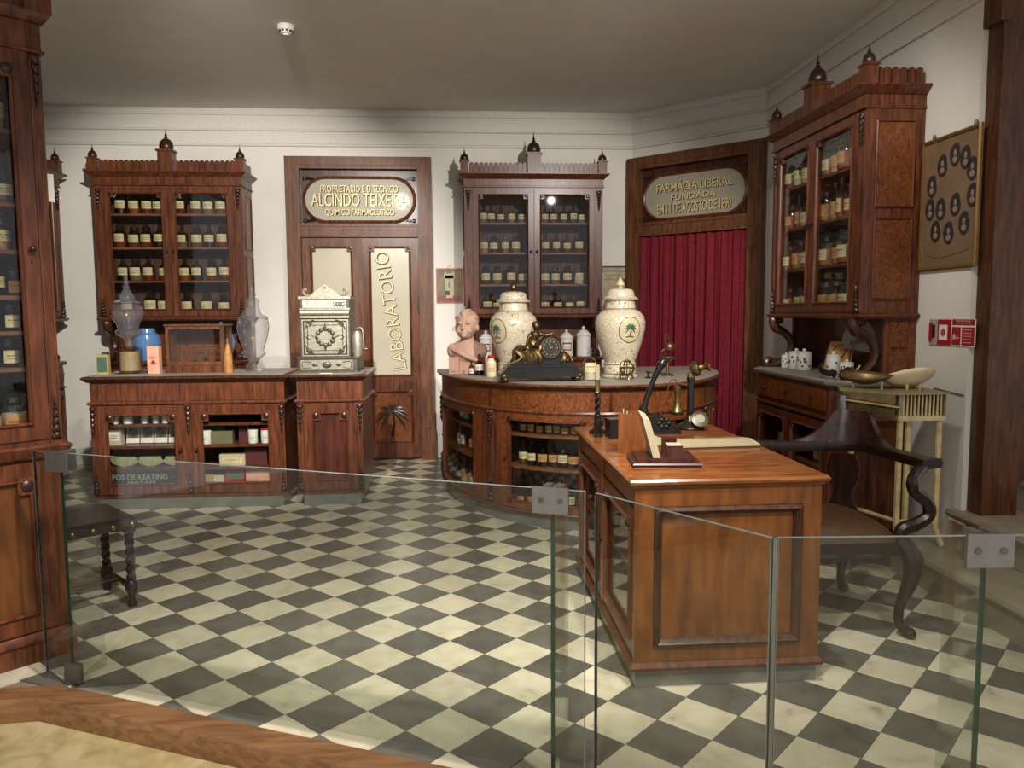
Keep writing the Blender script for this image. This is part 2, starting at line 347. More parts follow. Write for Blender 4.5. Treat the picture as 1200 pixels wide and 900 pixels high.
def glazed_door(parent, x0, x1, z0, z1, y, wood_m=None, st=.05, th=.03, knob=0, pane=None, panel=None, low=None, inner=True):
    """door leaf in the xz plane with its front at y; knob = +1 right, -1 left, 0 none"""
    w = wood_m or WD; lo = low or st
    mb = MB(); mb.box(x0, x0+st, y, y+th, z0, z1); mb.box(x1-st, x1, y, y+th, z0, z1); mb.box(x0+st, x1-st, y, y+th, z0, z0+lo); mb.box(x0+st, x1-st, y, y+th, z1-st, z1)
    d = mb.build('door', w, parent)
    pr = [(0, -.006), (.006, -.012), (.012, -.006), (.014, .004), (0, .004)]
    mo = MB(Matrix.Translation((0, y, 0)) @ Matrix(((1, 0, 0, 0), (0, 0, 1, 0), (0, 1, 0, 0), (0, 0, 0, 1))))
    mo.sweep([(a, b) for a, b in pr], rect(x0+st, x1-st, z0+lo, z1-st), True); mo.build('moulding', w, d)
    if pane: MB().box(x0+st*.9, x1-st*.9, y+.012, y+.016, z0+lo*.9, z1-st*.9).build('glass_pane', pane, d)
    if panel: MB().box(x0+st*.9, x1-st*.9, y+.010, y+.022, z0+lo*.9, z1-st*.9).build('panel', panel, d)
    b = st*1.05
    for xx in (x0+st+b*.32, x1-st-b*.32):
        cb = MB().box(xx-b/2, xx+b/2, y-.008, y+.012, z1-st-b*.82, z1-st+b*.18).build('corner_block', w, d)
        MB(RX((xx, y-.008, z1-st-b*.32))).lathe([(b*.34, 0), (b*.32, .006), (b*.2, .012), (.001, .013)], 10).build('rosette', CARVE, d)
    if knob:
        kx = x1-st/2 if knob > 0 else x0+st/2; kz = (z0+z1)/2
        MB(RX((kx, y, kz))).lathe([(.004, 0), (.004, .012), (.012, .018), (.013, .026), (.008, .033), (.001, .035)], 12).build('knob', CARVE, d)
        MB().box(kx-.003, kx+.003, y-.002, y+.002, kz-.06, kz-.045).build('keyhole', BLACK, d)
    return d
# ------------------------------------------------------------------ the room
T = .21; K = T/math.sqrt(2); ZC = 3.4; YB = 4.15; XR = 2.8; XL = -3.95
def struct(o, label): o['kind'] = 'structure'; o['label'] = label; return o
EDGE = [(-3.3, -2.05), (-1.86, -.625), (-1.53, -.605), (.41, -1.476), (.80, -2.03), (2.6, -2.1)]
PLAT = EDGE+[(2.6, 4.3), (-3.95, 4.3), (-3.95, -2.05)]
floor = struct(MB().prism(PLAT, -.06, -.008).build('floor', plain('tile_grout', '6f685b', .8), None, 0), 'black and cream chequered tile floor')
TB = tile_mat('black_tile', '4a4842', '5a5850', '3c3a34'); TW = tile_mat('cream_tile', 'aea48c', 'c0b69e', '8f8572')
def inside(p, poly):
    c = False; n = len(poly)
    for i in range(n):
        (x1, y1), (x2, y2) = poly[i], poly[(i+1) % n]
        if (y1 > p[1]) != (y2 > p[1]) and p[0] < (x2-x1)*(p[1]-y1)/(y2-y1)+x1: c = not c
    return c
def clip(poly, a, b):        # keep left of a->b
    out = []; s = lambda p: (b[0]-a[0])*(p[1]-a[1])-(b[1]-a[1])*(p[0]-a[0])
    for i in range(len(poly)):
        p, q = poly[i], poly[(i+1) % len(poly)]; sp, sq = s(p), s(q)
        if sp >= 0: out.append(p)
        if sp*sq < 0: t = sp/(sp-sq); out.append((p[0]+(q[0]-p[0])*t, p[1]+(q[1]-p[1])*t))
    return out
def tile_mesh(mat):
    h = T/2-.0012; b = .0015; mb = MB(Matrix.Rotation(-PI/4, 4, 'Z'))
    mb.hexa([(-h, -h, -.02), (h, -h, -.02), (h, h, -.02), (-h, h, -.02)], [(-h, -h, -b), (h, -h, -b), (h, h, -b), (-h, h, -b)])
    g = h-b; mb.add([(-h, -h, -b), (h, -h, -b), (h, h, -b), (-h, h, -b), (-g, -g, 0), (g, -g, 0), (g, g, 0), (-g, g, 0)], [(4, 5, 6, 7), (0, 1, 5, 4), (1, 2, 6, 5), (2, 3, 7, 6), (3, 0, 4, 7)])
    return mb.mesh('floor_tile', mat, 0)
TM = {0: tile_mesh(TB), 1: tile_mesh(TW)}
cells = []
for i in range(-40, 45):
    for j in range(-45, 45):
        x, y = (i+j+1)*K, (i-j)*K
        col = (i+j) % 2          # tile (0,0)-(1,1) is dark
        quad = [((i+a+j+b)*K, (i+a-j-b)*K) for a, b in ((0, 0), (0, 1), (1, 1), (1, 0))]
        ins = [inside(q, PLAT) for q in quad]
        if not any(ins): continue
        px = [project((q[0], q[1], 0)) for q in quad]
        area = abs(sum(px[k][0]*px[(k+1) % 4][1]-px[(k+1) % 4][0]*px[k][1] for k in range(4)))/2
        vis = any(-5 < p[0] < 1205 and 0 < p[1] < 905 for p in px)
        hid = (x > .72 and x < 1.43 and -.78 < y < .5) or (y > 2.45 and x < -1.0) or (y > 3.1 and x > 0) or (x > 2.4) or (1.05-.9 < x < 1.95 and y > 2.0) or (x < -1.75 and y < -.1) or y > 4.05
        cells.append((area if vis and not hid and all(ins) else 0, x, y, col, all(ins), quad))
cells.sort(key=lambda c: -c[0])
rest = {0: MB(), 1: MB()}
for n, (a, x, y, col, full, quad) in enumerate(cells):
    if n < 300 and a > 0:
        o = link('floor_tile', TM[col], floor); o.location = (x, y, 0)
    else:
        q = quad
        if not full:
            for k in (1, 2, 3, 4):
                if EDGE[k][0]-.2 < x < EDGE[k+1][0]+.2 if k < 4 else x > .7: q = clip(q, EDGE[k], EDGE[k+1])
            if x < -1.8: q = clip(q, EDGE[0], EDGE[1])
            if len(q) < 3: continue
        cx = sum(p[0] for p in q)/len(q); cy = sum(p[1] for p in q)/len(q)
        q = [(p[0]+(cx-p[0])*.012, p[1]+(cy-p[1])*.012) for p in q]
        rest[col].prism(q, -.02, 0)
for col, nm, m in ((0, 'black_floor_tiles', TB), (1, 'cream_floor_tiles', TW)):
    o = rest[col].build(nm, m, floor, 0); o['kind'] = 'stuff'
# hall outside the platform, a step lower, yellow marble
YM = tile_mat('hall_marble', '8f7d52', 'b0a078', '75633c')
struct(MB().box(-5, 5, -5.5, 2, -.16, -.08).build('floor', YM, None, 0), 'yellow veined marble floor of the visitor hall')
# threshold beam around the platform
mb = MB(); pth = EDGE
mb.sweep([(.0, -.079), (.0, .004), (.0, .012), (.1, .012), (.105, .004), (.105, -.079)], pth)
struct(mb.build('trim_1', wood('threshold_oak', '64452b', '8a6440', rough=.5, sc=(1.5, 14, 14), coat=0)), 'light oak threshold beam along the platform edge')
# walls
CH0, CH1 = (1.82, YB), (XR, YB-(XR-1.82))
struct(MB().box(XL, 1.82, YB, YB+.12, 0, ZC).build('wall_back', PLAST, None, 0), 'white plaster back wall')
struct(MB().prism([CH0, (CH0[0], CH0[1]+.12), (CH1[0]+.12, CH1[1]+.05), CH1], 0, ZC).build('wall_corner', PLAST, None, 0), 'white plaster wall across the corner')
struct(MB().box(XR, XR+.12, .36, CH1[1], 0, ZC).build('wall_right', PLAST, None, 0), 'white plaster right wall')
struct(MB().box(XL-.12, XL, -1.2, YB, 0, ZC).build('wall_left', PLAST, None, 0), 'white plaster left wall')
struct(MB().box(XL, 5, -5, YB+.1, ZC, ZC+.1).build('ceiling', CEIL, None, 0), 'plain grey painted ceiling')
# cornice lines on the walls
wp = [(XL, -1.2), (XL, YB), CH0, CH1, (XR, .36)]
def wall_line(n, z0, z1, out):
    h = (z1-z0)/2; zc = (z0+z1)/2
    struct(MB().sweep([(.0, z0), (out*.8, z0), (out, zc-h*.4), (out, zc+h*.4), (out*.7, z1), (.0, z1)], wp).build('trim_%d' % n, TRIMW), 'white moulded cornice band below the ceiling')
for n, (a, b, o) in enumerate(((3.335, 3.40, .035), (3.205, 3.335, .022), (3.19, 3.212, .03), (3.075, 3.19, .012), (3.05, 3.078, .026))): wall_line(n+2, a, b, o)
# ------------------------------------------------------------------ doors
def stadium(cx, cz, hw, hh, n=14):
    r = hh; P = []
    for k in range(n+1): a = -PI/2+PI*k/n; P.append((cx+hw-r+r*math.cos(a), cz+r*math.sin(a)))
    for k in range(n+1): a = PI/2+PI*k/n; P.append((cx-hw+r+r*math.cos(a), cz+r*math.sin(a)))
    return P
XZ = Matrix(((1, 0, 0, 0), (0, 0, 1, 0), (0, 1, 0, 0), (0, 0, 0, 1)))    # path in xz, profile depth along y
def palm(mb, cx, cz, h, y, th=.006, s=1):
    mb.tube([(cx-.01*s, y, cz), (cx+.012*s, y, cz+h*.3), (cx, y, cz+h*.62)], [.016*s, .012*s, .010*s], 6)
    for a in (-40, -10, 15, 45, 75, 105, 135, 165, 190, 220):
        t = math.radians(a); L = h*.42
        P = [(cx+L*f*math.cos(t), y, cz+h*.62+L*f*math.sin(t)*.9-L*.55*f*f) for f in (0, .35, .7, 1)]
        mb.tube(P, [.006*s, .016*s, .013*s, .003*s], 5, sx=.5)
def doorcase(n, label, wdt, loc, rz, lines):
    r = struct(empty('door_%d' % n, loc, rz), label); h = 2.945; c = .135; x0, x1 = 0, wdt
    for a, b in ((x0, x0+c), (x1-c, x1)):
        m = MB(); m.box(a, b, -.10, -.002, .22, h-.0); m.box(a-.008 if a == x0 else a, b+.008 if b == x1 else b, -.115, -.002, 0, .30)
        m.box(a+.03, b-.03, -.108, -.09, .32, h-.03); m.build('jamb', WDO, r)
    m = MB(); m.box(x0+c, x1-c, -.10, -.002, h-c*.85, h); m.box(x0+c, x1-c, -.108, -.09, h-c*.6, h-.03); m.build('head', WDO, r)
    m = MB(); m.box(x0+c, x1-c, -.085, -.002, 2.19, 2.31); m.box(x0+c, x1-c, -.095, -.08, 2.285, 2.315); m.box(x0+c, x1-c, -.095, -.08, 2.185, 2.205); m.build('transom_rail', WDO, r)
    t = MB(); t.box(x0+c, x1-c, -.03, -.004, 2.31, h-c*.85); tp = t.build('transom_panel', WD2, r)
    cx = (x0+x1)/2; cz = 2.545; hw, hh = .515, .195
    MB().prism(stadium(cx, cz, hw, hh), -.042, -.03, 'y').build('sign_plate', SIGNG, tp)
    MB(XZ).sweep([(.0, -.028), (.0, -.050), (-.012, -.058), (-.026, -.050), (-.032, -.028)], list(reversed(stadium(cx, cz, hw, hh))), True).build('oval_moulding', WD, tp)
    for sx in (-1, 1):
        for sz in (-1, 1):
            m = MB()
            for k in range(3):
                a = k*.5; m.tube(catmull([(cx+sx*(.53-.03*k), -.034, cz+sz*(.205-.015*k)), (cx+sx*(.50-.03*k), -.036, cz+sz*(.20+.0*k)), (cx+sx*(.47-.03*k), -.034, cz+sz*(.21-.02*k))], 3), [.004, .011, .003], 5)
            m.ball((cx+sx*.52, -.034, cz+sz*.2), (.02, .01, .02), 8, 6); m.build('carved_spandrel', CARVE, tp)
    for s, wd, ht, dz in lines:
        text('lettering_shadow', s, DARKL, tp, RX((cx+.006, -.0425, cz+dz-.006)), wd, ht, .002, .022)
        text('lettering', s, GOLDL, tp, RX((cx, -.0445, cz+dz)), wd, ht, .002, .002)
    return r
d1 = doorcase(1, 'oak double door with frosted panes and an oval gilt-lettered transom sign', 1.39, (-1.556, YB, 0), 0,
    (('PROPRIETÁRIO E D.TÉCNICO', .74, .085, .112), ('ALCINDO TEIXEIRA', .92, .125, 0), ('QUÍMICO FARMACÊUTICO', .66, .085, -.115)))
c = .135
for k, (a, b) in enumerate(((c+.002, .692), (.698, 1.39-c-.002))):
    lf = MB(); st = .075
    lf.box(a, a+st, -.062, -.02, .02, 2.185); lf.box(b-st, b, -.062, -.02, .02, 2.185); lf.box(a+st, b-st, -.062, -.02, 2.10, 2.185); lf.box(a+st, b-st, -.062, -.02, .02, .17); lf.box(a+st, b-st, -.062, -.02, .69, .83)
    L = lf.build('door_leaf', WDO if k == 0 else WD, d1)
    for z0, z1 in ((.83, 2.10), (.17, .69)):
        MB(XZ).sweep([(0, -.064), (.006, -.076), (.018, -.066), (.022, -.045), (0, -.045)], rect(a+st, b-st, z0, z1), True).build('moulding', WD, L)
    MB().box(a+st, b-st, -.046, -.040, .83, 2.10).build('frosted_pane', FROST, L)
    MB().box(a+st, b-st, -.050, -.035, .17, .69).build('burl_panel', WDB, L)
    for xx in (a+st+.02, b-st-.02):
        for zz in (2.085, .675):
            m = MB(); m.box(xx-.032, xx+.032, -.074, -.045, zz-.034, zz+.03); m.M = RX((xx, -.074, zz)); m.lathe([(.022, 0), (.020, .008), (.001, .012)], 10); m.build('corner_block', WD, L)
    m = MB(); palm(m, (a+b)/2, .24, .40, -.053); m.build('carved_palm', CARVE, L)
    MB().box(b-.012 if k else a, b if k else a+.012, -.075, -.06, 1.45, 1.62).build('hinge', BLACK, L)
    if k == 0: MB().box(b-.008, b+.02, -.07, -.058, .02, 2.185).build('astragal', WDO, L)
for s, off, mt in ((0, .003, DARKL), (1, 0, plain('cream_gold', 'cfc08c', .5))):
    text('lettering_laboratorio', 'LABORATORIO', mt, d1, Matrix.Translation((.972+off, -.0475 if s == 0 else -.049, 1.475-off)) @ Matrix.Rotation(math.radians(-8), 4, 'Y') @ Matrix.Rotation(PI/2, 4, 'X') @ Matrix.Rotation(PI/2, 4, 'Z'), 1.17, .13 if s else .138, .0015, -.006 if s else .022)
d2 = doorcase(2, 'oak doorcase with oval gilt-lettered transom sign over the red curtain', 1.386, CH0+(0,), -PI/4,
    (('FARMÁCIA LIBERAL', .78, .10, .095), ('FUNDADA', .46, .055, -.012), ('EM 11 DE AGOSTO DE 1890', .76, .095, -.112)))
mb = MB(); n = 150; vs = []; fs = []; rows = 14
for j in range(rows+1):
    z = 2.25-(2.25-.015)*j/rows
    for i in range(n+1):
        u = i/n; x = .14+u*1.106; amp = .012+.016*(j/rows)
        y = -.05-amp*.8*(math.sin(u*2*PI*9.3+1.3*math.sin(u*11+j*.10))+.55*math.sin(u*2*PI*17+.8*math.sin(u*23)+j*.15)+.3*math.sin(u*2*PI*31+j*.1))
        vs.append((x, y, z))
for j in range(rows):
    for i in range(n): k = j*(n+1)+i; fs.append((k, k+1, k+n+2, k+n+1))
mb.add(vs, fs); cu = mb.build('curtain', CURTM, None, 60); sm = cu.modifiers.new('solid', 'SOLIDIFY'); sm.thickness = .004
place(cu, CH0+(0,), -PI/4); tag(cu, 'red gathered velvet curtain hanging in the corner doorway', 'curtain')
# smoke detector
t = thing('smoke_detector', 'small white round smoke detector on the grey ceiling', 'smoke detector', (-1.077, 1.94, ZC))
MB().lathe([(.001, 0), (.058, 0), (.058, -.022), (.05, -.034), (.001, -.034)], 24).build('base', WHITE, t)
MB().lathe([(.04, -.034), (.04, -.05), (.03, -.056), (.022, -.056), (.018, -.064), (.001, -.064)], 20).build('sensor_head', WHITE, t)
m = MB()
for k in range(10): a = 2*PI*k/10; m.box(*(sum(((.041*math.cos(a)-.006, .041*math.cos(a)+.006), (.041*math.sin(a)-.006, .041*math.sin(a)+.006), (-.047, -.037)), ())))
m.build('vent_slots', BLACK, t)
# stone stair on the right, rising through the wall opening
st = struct(empty('stairs', (0, 0, 0)), 'worn beige stone stair rising to the right'); st.name = 'floor_stair'
for k, (xn, z, y1) in enumerate(((2.43, .17, .46), (2.75, .35, .42), (3.09, .52, .40))):
    m = MB(); m.box(xn+.03, xn+.45 if k < 2 else xn+1.2, -2.6, y1-.02, z-.175 if k else 0, z-.035)
    m.sweep([(.0, z-.035), (.03, z-.035), (.04, z-.018), (.03, z), (.0, z), (-.5, z), (-.5, z-.035)], [(xn+.035, -2.6), (xn+.035, y1)][::-1] if False else [(xn+.035, y1), (xn+.035, -2.6)]); m.build('step', STONE, st)
# wooden jamb of the stair opening
jb = struct(empty('door_3', (0, 0, 0)), 'tall dark wooden jamb lining the stair opening')
m = MB(); m.box(2.83, 3.03, .24, .355, .352, 3.4); m.box(2.80, 2.85, .22, .36, 2.9, 3.4); m.build('jamb', wood('jamb_wood', '3a2010', '633c1e', rough=.5), jb)
MB().box(3.03, 3.9, .30, .355, .522, 3.4).build('lining_panel', MATS['jamb_wood'], jb)
MB().box(3.0, 3.06, .262, .30, .53, 3.4).build('bead', MATS['jamb_wood'], jb)
# ------------------------------------------------------------------ dressers
ZU = 1.41            # underside of the upper cabinet
def finial(parent, x, y, z, s):
    m = MB(); b = .054*s
    m.box(x-b, x+b, y-b, y+b, z, z+.15*s); m.box(x-b*1.2, x+b*1.2, y-b*1.2, y+b*1.2, z+.15*s, z+.165*s); o = m.build('finial_block', WD, parent)
    MB().lathe([(.046*s, .165*s), (.056*s, .18*s), (.056*s, .20*s), (.046*s, .232*s), (.024*s, .252*s), (.010*s, .256*s), (.018*s, .264*s), (.007*s, .274*s), (.013*s, .282*s), (.005*s, .292*s), (.0015, .335*s)], 14, (x, y, z), flute=.12, nf=12).build('finial', CARVE, o)
def scroll(parent, x, y0, z0, y1, z1, th=.05):
    """S-scroll bracket in the plane x, from the foot (y0,z0) at the front up to the back (y1,z1)"""
    m = MB(); H = z1-z0
    P = [(x, y0+.02, z0+.035), (x, y0-.02, z0+.06), (x, y0-.05, z0+.03), (x, y0-.02, z0+.012), (x, y0+.05, z0+.03), (x, y0+.13, z0+.10), (x, y0+.145, z0+H*.5), (x, y0+.09, z0+H*.68), (x, y0+.02, z0+H*.78), (x, y0-.0, z0+H*.93), (x, y0+.05, z0+H*.97), (x, y0+.06, z0+H*.86)]
    m.tube(catmull(P, 5), [.016, .022, .028, .032, .030, .026, .034, .028, .036, .032, .026, .016], 8, sx=1.1)
    m.ball((x, y0+.015, z0+.045), .022, 8, 6); m.ball((x, y0+.04, z0+H*.9), .022, 8, 6)
    return m.build('scroll_bracket', WD2, parent)
def dresser(label, loc, rz, shelves, lower_glazed=False, w=1.31, d=.36, dl=.5, zl=1.03):
    r = thing('dresser', label, 'dresser', loc, rz); h = w/2; zt = 2.62; G = .004
    # lower cabinet
    m = MB(); cc = .1
    poly = [(-h, -G), (-h, -dl+cc), (-h+cc, -dl), (h-cc, -dl), (h, -dl+cc), (h, -G)]
    bodyp = poly[::-1]
    m.prism([(a*.985, b*.97-.004) for a, b in poly], .0, .09); m.prism([(a*.985, b*.97-.004) for a, b in poly], .80, zl-.035)
    m.box(-h+.02, -h+.05, -dl+cc, -.01, .09, .80); m.box(h-.05, h-.02, -dl+cc, -.01, .09, .80); m.box(-h+.02, h-.02, -.03, -.01, .09, .80); m.box(-h+.02, h-.02, -dl+.03, -.03, .08, .11)
    for sx in (-1, 1): m.hexa(*[[(sx*(h-.02), -dl+cc, z), (sx*(h-cc+.005), -dl+.012, z), (sx*(h-cc-.02), -dl+.04, z), (sx*(h-.05), -dl+cc+.03, z)] for z in (.09, .80)])
    m.build('base_carcass', WD, r)
    m = MB(); m.sweep([(0, zl-.035), (.012, zl-.035), (.022, zl-.02), (.022, zl-.008), (.012, zl), (0, zl)], poly, False); m.prism(poly, zl-.035, zl-.0005)
    m.build('base_top', COUNT if lower_glazed else WD, r)
    MB().sweep([(0, .775), (.014, .782), (.014, .795), (0, .80)], [(-h+.01, -.02), (-h+.01, -dl+cc), (-h+cc, -dl+.01), (h-cc, -dl+.01), (h-.01, -dl+cc), (h-.01, -.02)]).build('waist_moulding', WD, r)
    for k in range(3):
        a = -h+cc+.01+k*(2*h-2*cc-.02)/3; b = a+(2*h-2*cc-.02)/3-.012
        dr = MB().box(a, b, -dl-.004, -dl+.02, .835, .965).build('drawer', WDB, r)
        MB(RX(((a+b)/2, -dl-.004, .9))).lathe([(.006, 0), (.006, .008), (.013, .014), (.012, .022), (.001, .026)], 10).build('knob', CARVE, dr)
    glazed_door(r, -h+cc+.005, -.004, .11, .765, -dl+.004, knob=1, pane=PANE); glazed_door(r, .004, h-cc-.005, .11, .765, -dl+.004, knob=-1, pane=PANE)
    MB().box(-h+.05, h-.05, -dl+.06, -.03, .43, .45).build('shelf', WSH, r)
    # niche between base and upper part
    m = MB(); m.box(-h+.01, h-.01, -.03, -G, zl, ZU); m.build('back_panel', WDB, r)
    for sx in (-1, 1):
        sp = MB().box(sx*(h-.035), sx*(h-.01), -.2, -.03, zl, ZU).build('niche_side', WD, r)
        m = MB()
        for z0, z1 in ((zl+.03, zl+.17), (zl+.20, ZU-.03)): m.box(sx*(h-.012), sx*(h-.002), -.17, -.06, z0, z1)
        m.build('raised_panel', WDB, sp)
        scroll(r, sx*(h-.06), -dl+.13, zl, -.2, ZU)
    # upper cabinet
    m = MB(); m.box(-h, h, -d, -G, ZU, ZU+.03); m.box(-h, h, -d, -G, zt-.02, zt); m.box(-h, -h+.025, -d+.03, -G, ZU+.03, zt-.02); m.box(h-.025, h, -d+.03, -G, ZU+.03, zt-.02)
    m.build('carcass', WD, r); MB().box(-h+.025, h-.025, -.03, -G, ZU+.03, zt-.02).build('cabinet_back', WIN, r)
    MB().sweep([(0, ZU-.012), (.012, ZU-.012), (.026, ZU+.004), (.026, ZU+.012), (.0, ZU+.026)], [(-h, -G), (-h, -d), (h, -d), (h, -G)]).build('lower_moulding', WD, r)
    for sx in (-1, 1):
        for z0, z1 in ((ZU+.1, 1.99), (2.05, zt-.07)):
            M = Matrix.Translation((sx*h, 0, 0)) @ (Matrix(((0, 0, -1, 0), (-1, 0, 0, 0), (0, 1, 0, 0), (0, 0, 0, 1))) if sx < 0 else Matrix(((0, 0, 1, 0), (1, 0, 0, 0), (0, 1, 0, 0), (0, 0, 0, 1))))
            rc = rect(.06, d-.06, z0, z1) if sx < 0 else rect(-d+.06, -.06, z0, z1)
            sp = MB().box(sx*(h-.001), sx*(h+.004), -d+.07, -.07, z0+.01, z1-.01).build('side_panel', WDB, r)
            MB(M).sweep([(0, 0), (0, .008), (.006, .012), (.012, .004), (.012, 0)], rc, True).build('moulding', WD, sp)
    for z in shelves: MB().box(-h+.026, h-.026, -d+.05, -.031, z-.018, z).build('shelf', WSH, r)
    pw = .075
    for sx in (-1, 1):
        m = MB(); a, b = sorted((sx*h, sx*(h-pw))); m.box(a, b, -d-.006, -d+.03, ZU+.03, zt-.02)
        m.box(a+.02, b-.02, -d-.012, -d, ZU+.2, zt-.25); p = m.build('pilaster', WD, r)
        carved_drop(p, sx*(h-pw/2), -d-.012, zt-.03, .17, .05); carved_drop(p, sx*(h-pw/2), -d-.012, ZU+.03, .14, .05, -1)
    glazed_door(r, -h+pw+.002, -.002, ZU+.03, zt-.01, -d-.008, knob=1, pane=PANE, st=.052); glazed_door(r, .002, h-pw-.002, ZU+.03, zt-.01, -d-.008, knob=-1, pane=PANE, st=.052)
    U = [(-h, -G), (-h, -d-.01), (h, -d-.01), (h, -G)]
    m = MB(); m.sweep([(-.02, zt), (.012, zt), (.012, zt+.012), (.004, zt+.016), (.004, zt+.075), (.018, zt+.082), (.03, zt+.095), (.052, zt+.112), (.058, zt+.118), (.058, zt+.126), (-.02, zt+.126)], U); m.box(-h, h, -d, -G, zt+.05, zt+.12); m.build('cornice', WD, r)
    zc = zt+.126; m = MB(); scallops(m, -h+.05, -.06, -d+.0, -d+.018, zc, zc+.105); scallops(m, .06, h-.05, -d+.0, -d+.018, zc, zc+.105)
    m.box(-h+.05, h-.05, -d+.012, -d+.022, zc, zc+.07)
    m.M = Matrix.Rotation(PI/2, 4, 'Z')
    for sx in (-1, 1): scallops(m, -d+.04, -.03, -sx*(h-.0)-.009, -sx*(h-.0)+.009, zc, zc+.105)
    m.build('cresting', WD, r)
    finial(r, -h+.005, -d+.005, zc, .72); finial(r, h-.005, -d+.005, zc, .72); finial(r, 0, -d+.005, zc, 1.15)
    return r
D1 = dresser('wall dresser of labelled bottles left of the laboratory door', (-2.545, YB, 0), 0, (2.375, 2.07, 1.765))
D2 = dresser('wall dresser of small bottles behind the bow-fronted counter', (.80, YB, 0), 0, (2.30, 2.02, 1.72))
D3 = dresser('wall dresser of clear jars on the right wall beside the red curtain', (XR, 1.485, 0), -PI/2, (2.34, 2.045, 1.75), True)
D4 = dresser('dark wall dresser half hidden in the far left corner', (XL, 3.30, 0), PI/2, (2.34, 2.04, 1.75), dl=.375)
# tall cabinet at near left, set at 45 degrees
def near_cabinet():
    w, d = 1.3, .42; h = w/2; c = Vector((-1.64, -.27, 0))+Vector((.707, .707, 0))*.02
    loc = c-Vector((.7071*h+.7071*(-d)*-1, .7071*h+.7071*(-d), 0))
    r = thing('tall_cabinet', 'tall glazed walnut cabinet at the near left edge', 'cabinet', (loc.x, loc.y, 0), PI/4)
    m = MB(); m.box(-h-.01, h+.01, -d-.01, 0, 0, .10); m.box(-h, h, -d+.02, 0, .10, .90); m.build('base_carcass', WD, r)
    MB().sweep([(0, .09), (.02, .09), (.02, .10), (.006, .125), (0, .125)], [(-h, 0), (-h, -d), (h, -d), (h, 0)]).build('plinth_moulding', WD, r)
    MB().sweep([(0, .86), (.006, .86), (.022, .885), (.03, .905), (.022, .915), (0, .915)], [(-h, 0), (-h, -d), (h, -d), (h, 0)]).build('waist_moulding', WD, r)
    for a, b in ((-h+.03, -.01), (.01, h-.05)):
        glazed_door(r, a, b, .13, .845, -d, panel=wood('plain_walnut', '4a2a15', '6f4524', sc=(6, 6, 1)), st=.07, th=.02)
    Z0, Z1 = .915, 2.50
    m = MB(); m.box(-h, h, -d, 0, Z0, Z0+.02); m.box(-h, h, -d, 0, Z1-.02, Z1+.12); m.box(-h, -h+.025, -d+.02, 0, Z0, Z1); m.box(h-.025, h, -d+.02, 0, Z0, Z1); m.build('carcass', WD, r)
    MB().box(-h+.025, h-.025, -.03, 0, Z0+.02, Z1-.02).build('cabinet_back', WIN, r)
    for z in (2.195, 1.905, 1.715, 1.53, 1.385, 1.235): MB().box(-h+.026, h-.026, -d+.05, -.031, z-.016, z).build('shelf', WSH, r)
    for sx in (-1, 1):
        m = MB(); a, b = sorted((sx*h, sx*(h-.045))); m.box(a, b, -d-.008, -d+.03, Z0, Z1)
        for k in range(3): m.tube([(a+.011+.011*k, -d-.008, Z0+.25), (a+.011+.011*k, -d-.008, Z1-.27)], .0035, 6)
        p = m.build('pilaster', WD, r); carved_drop(p, sx*(h-.0225), -d-.014, Z1-.005, .19, .036); carved_drop(p, sx*(h-.0225), -d-.014, Z0+.02, .15, .036, -1)
    glazed_door(r, -h+.047, -.002, Z0+.022, Z1, -d-.008, knob=1, pane=PANE, st=.06); glazed_door(r, .002, h-.047, Z0+.022, Z1, -d-.008, knob=1, pane=PANE, st=.06)
    U = [(-h, 0), (-h, -d-.008), (h, -d-.008), (h, 0)]
    m = MB(); m.sweep([(-.02, Z1), (.012, Z1), (.012, Z1+.012), (.003, Z1+.016), (.003, Z1+.115), (.016, Z1+.12), (.034, Z1+.15), (.034, Z1+.158), (-.02, Z1+.158)], U); m.build('cornice', WD, r)
    for sx in (-1, 1):
        a, b = sorted((sx*h, sx*(h-.05))); MB().box(a, b, -d-.016, -d, Z1+.02, Z1+.11).build('frieze_block', WD, r)
    zc = Z1+.158; m = MB(); scallops(m, -h+.04, h-.04, -d, -d+.018, zc, zc+.1); m.build('cresting', WD, r)
    for x in (-h, 0, h): finial(r, x*.99, -d+.01, zc, .9)
    return r
D0 = near_cabinet()
cd = MB().box(0, .05, 0, .003, 0, .115).build('paper_card', WHITE); place(cd, (-1.672, -.213, 1.925), math.radians(45)); tag(cd, 'narrow white card fixed to the side of the tall near cabinet', 'card')
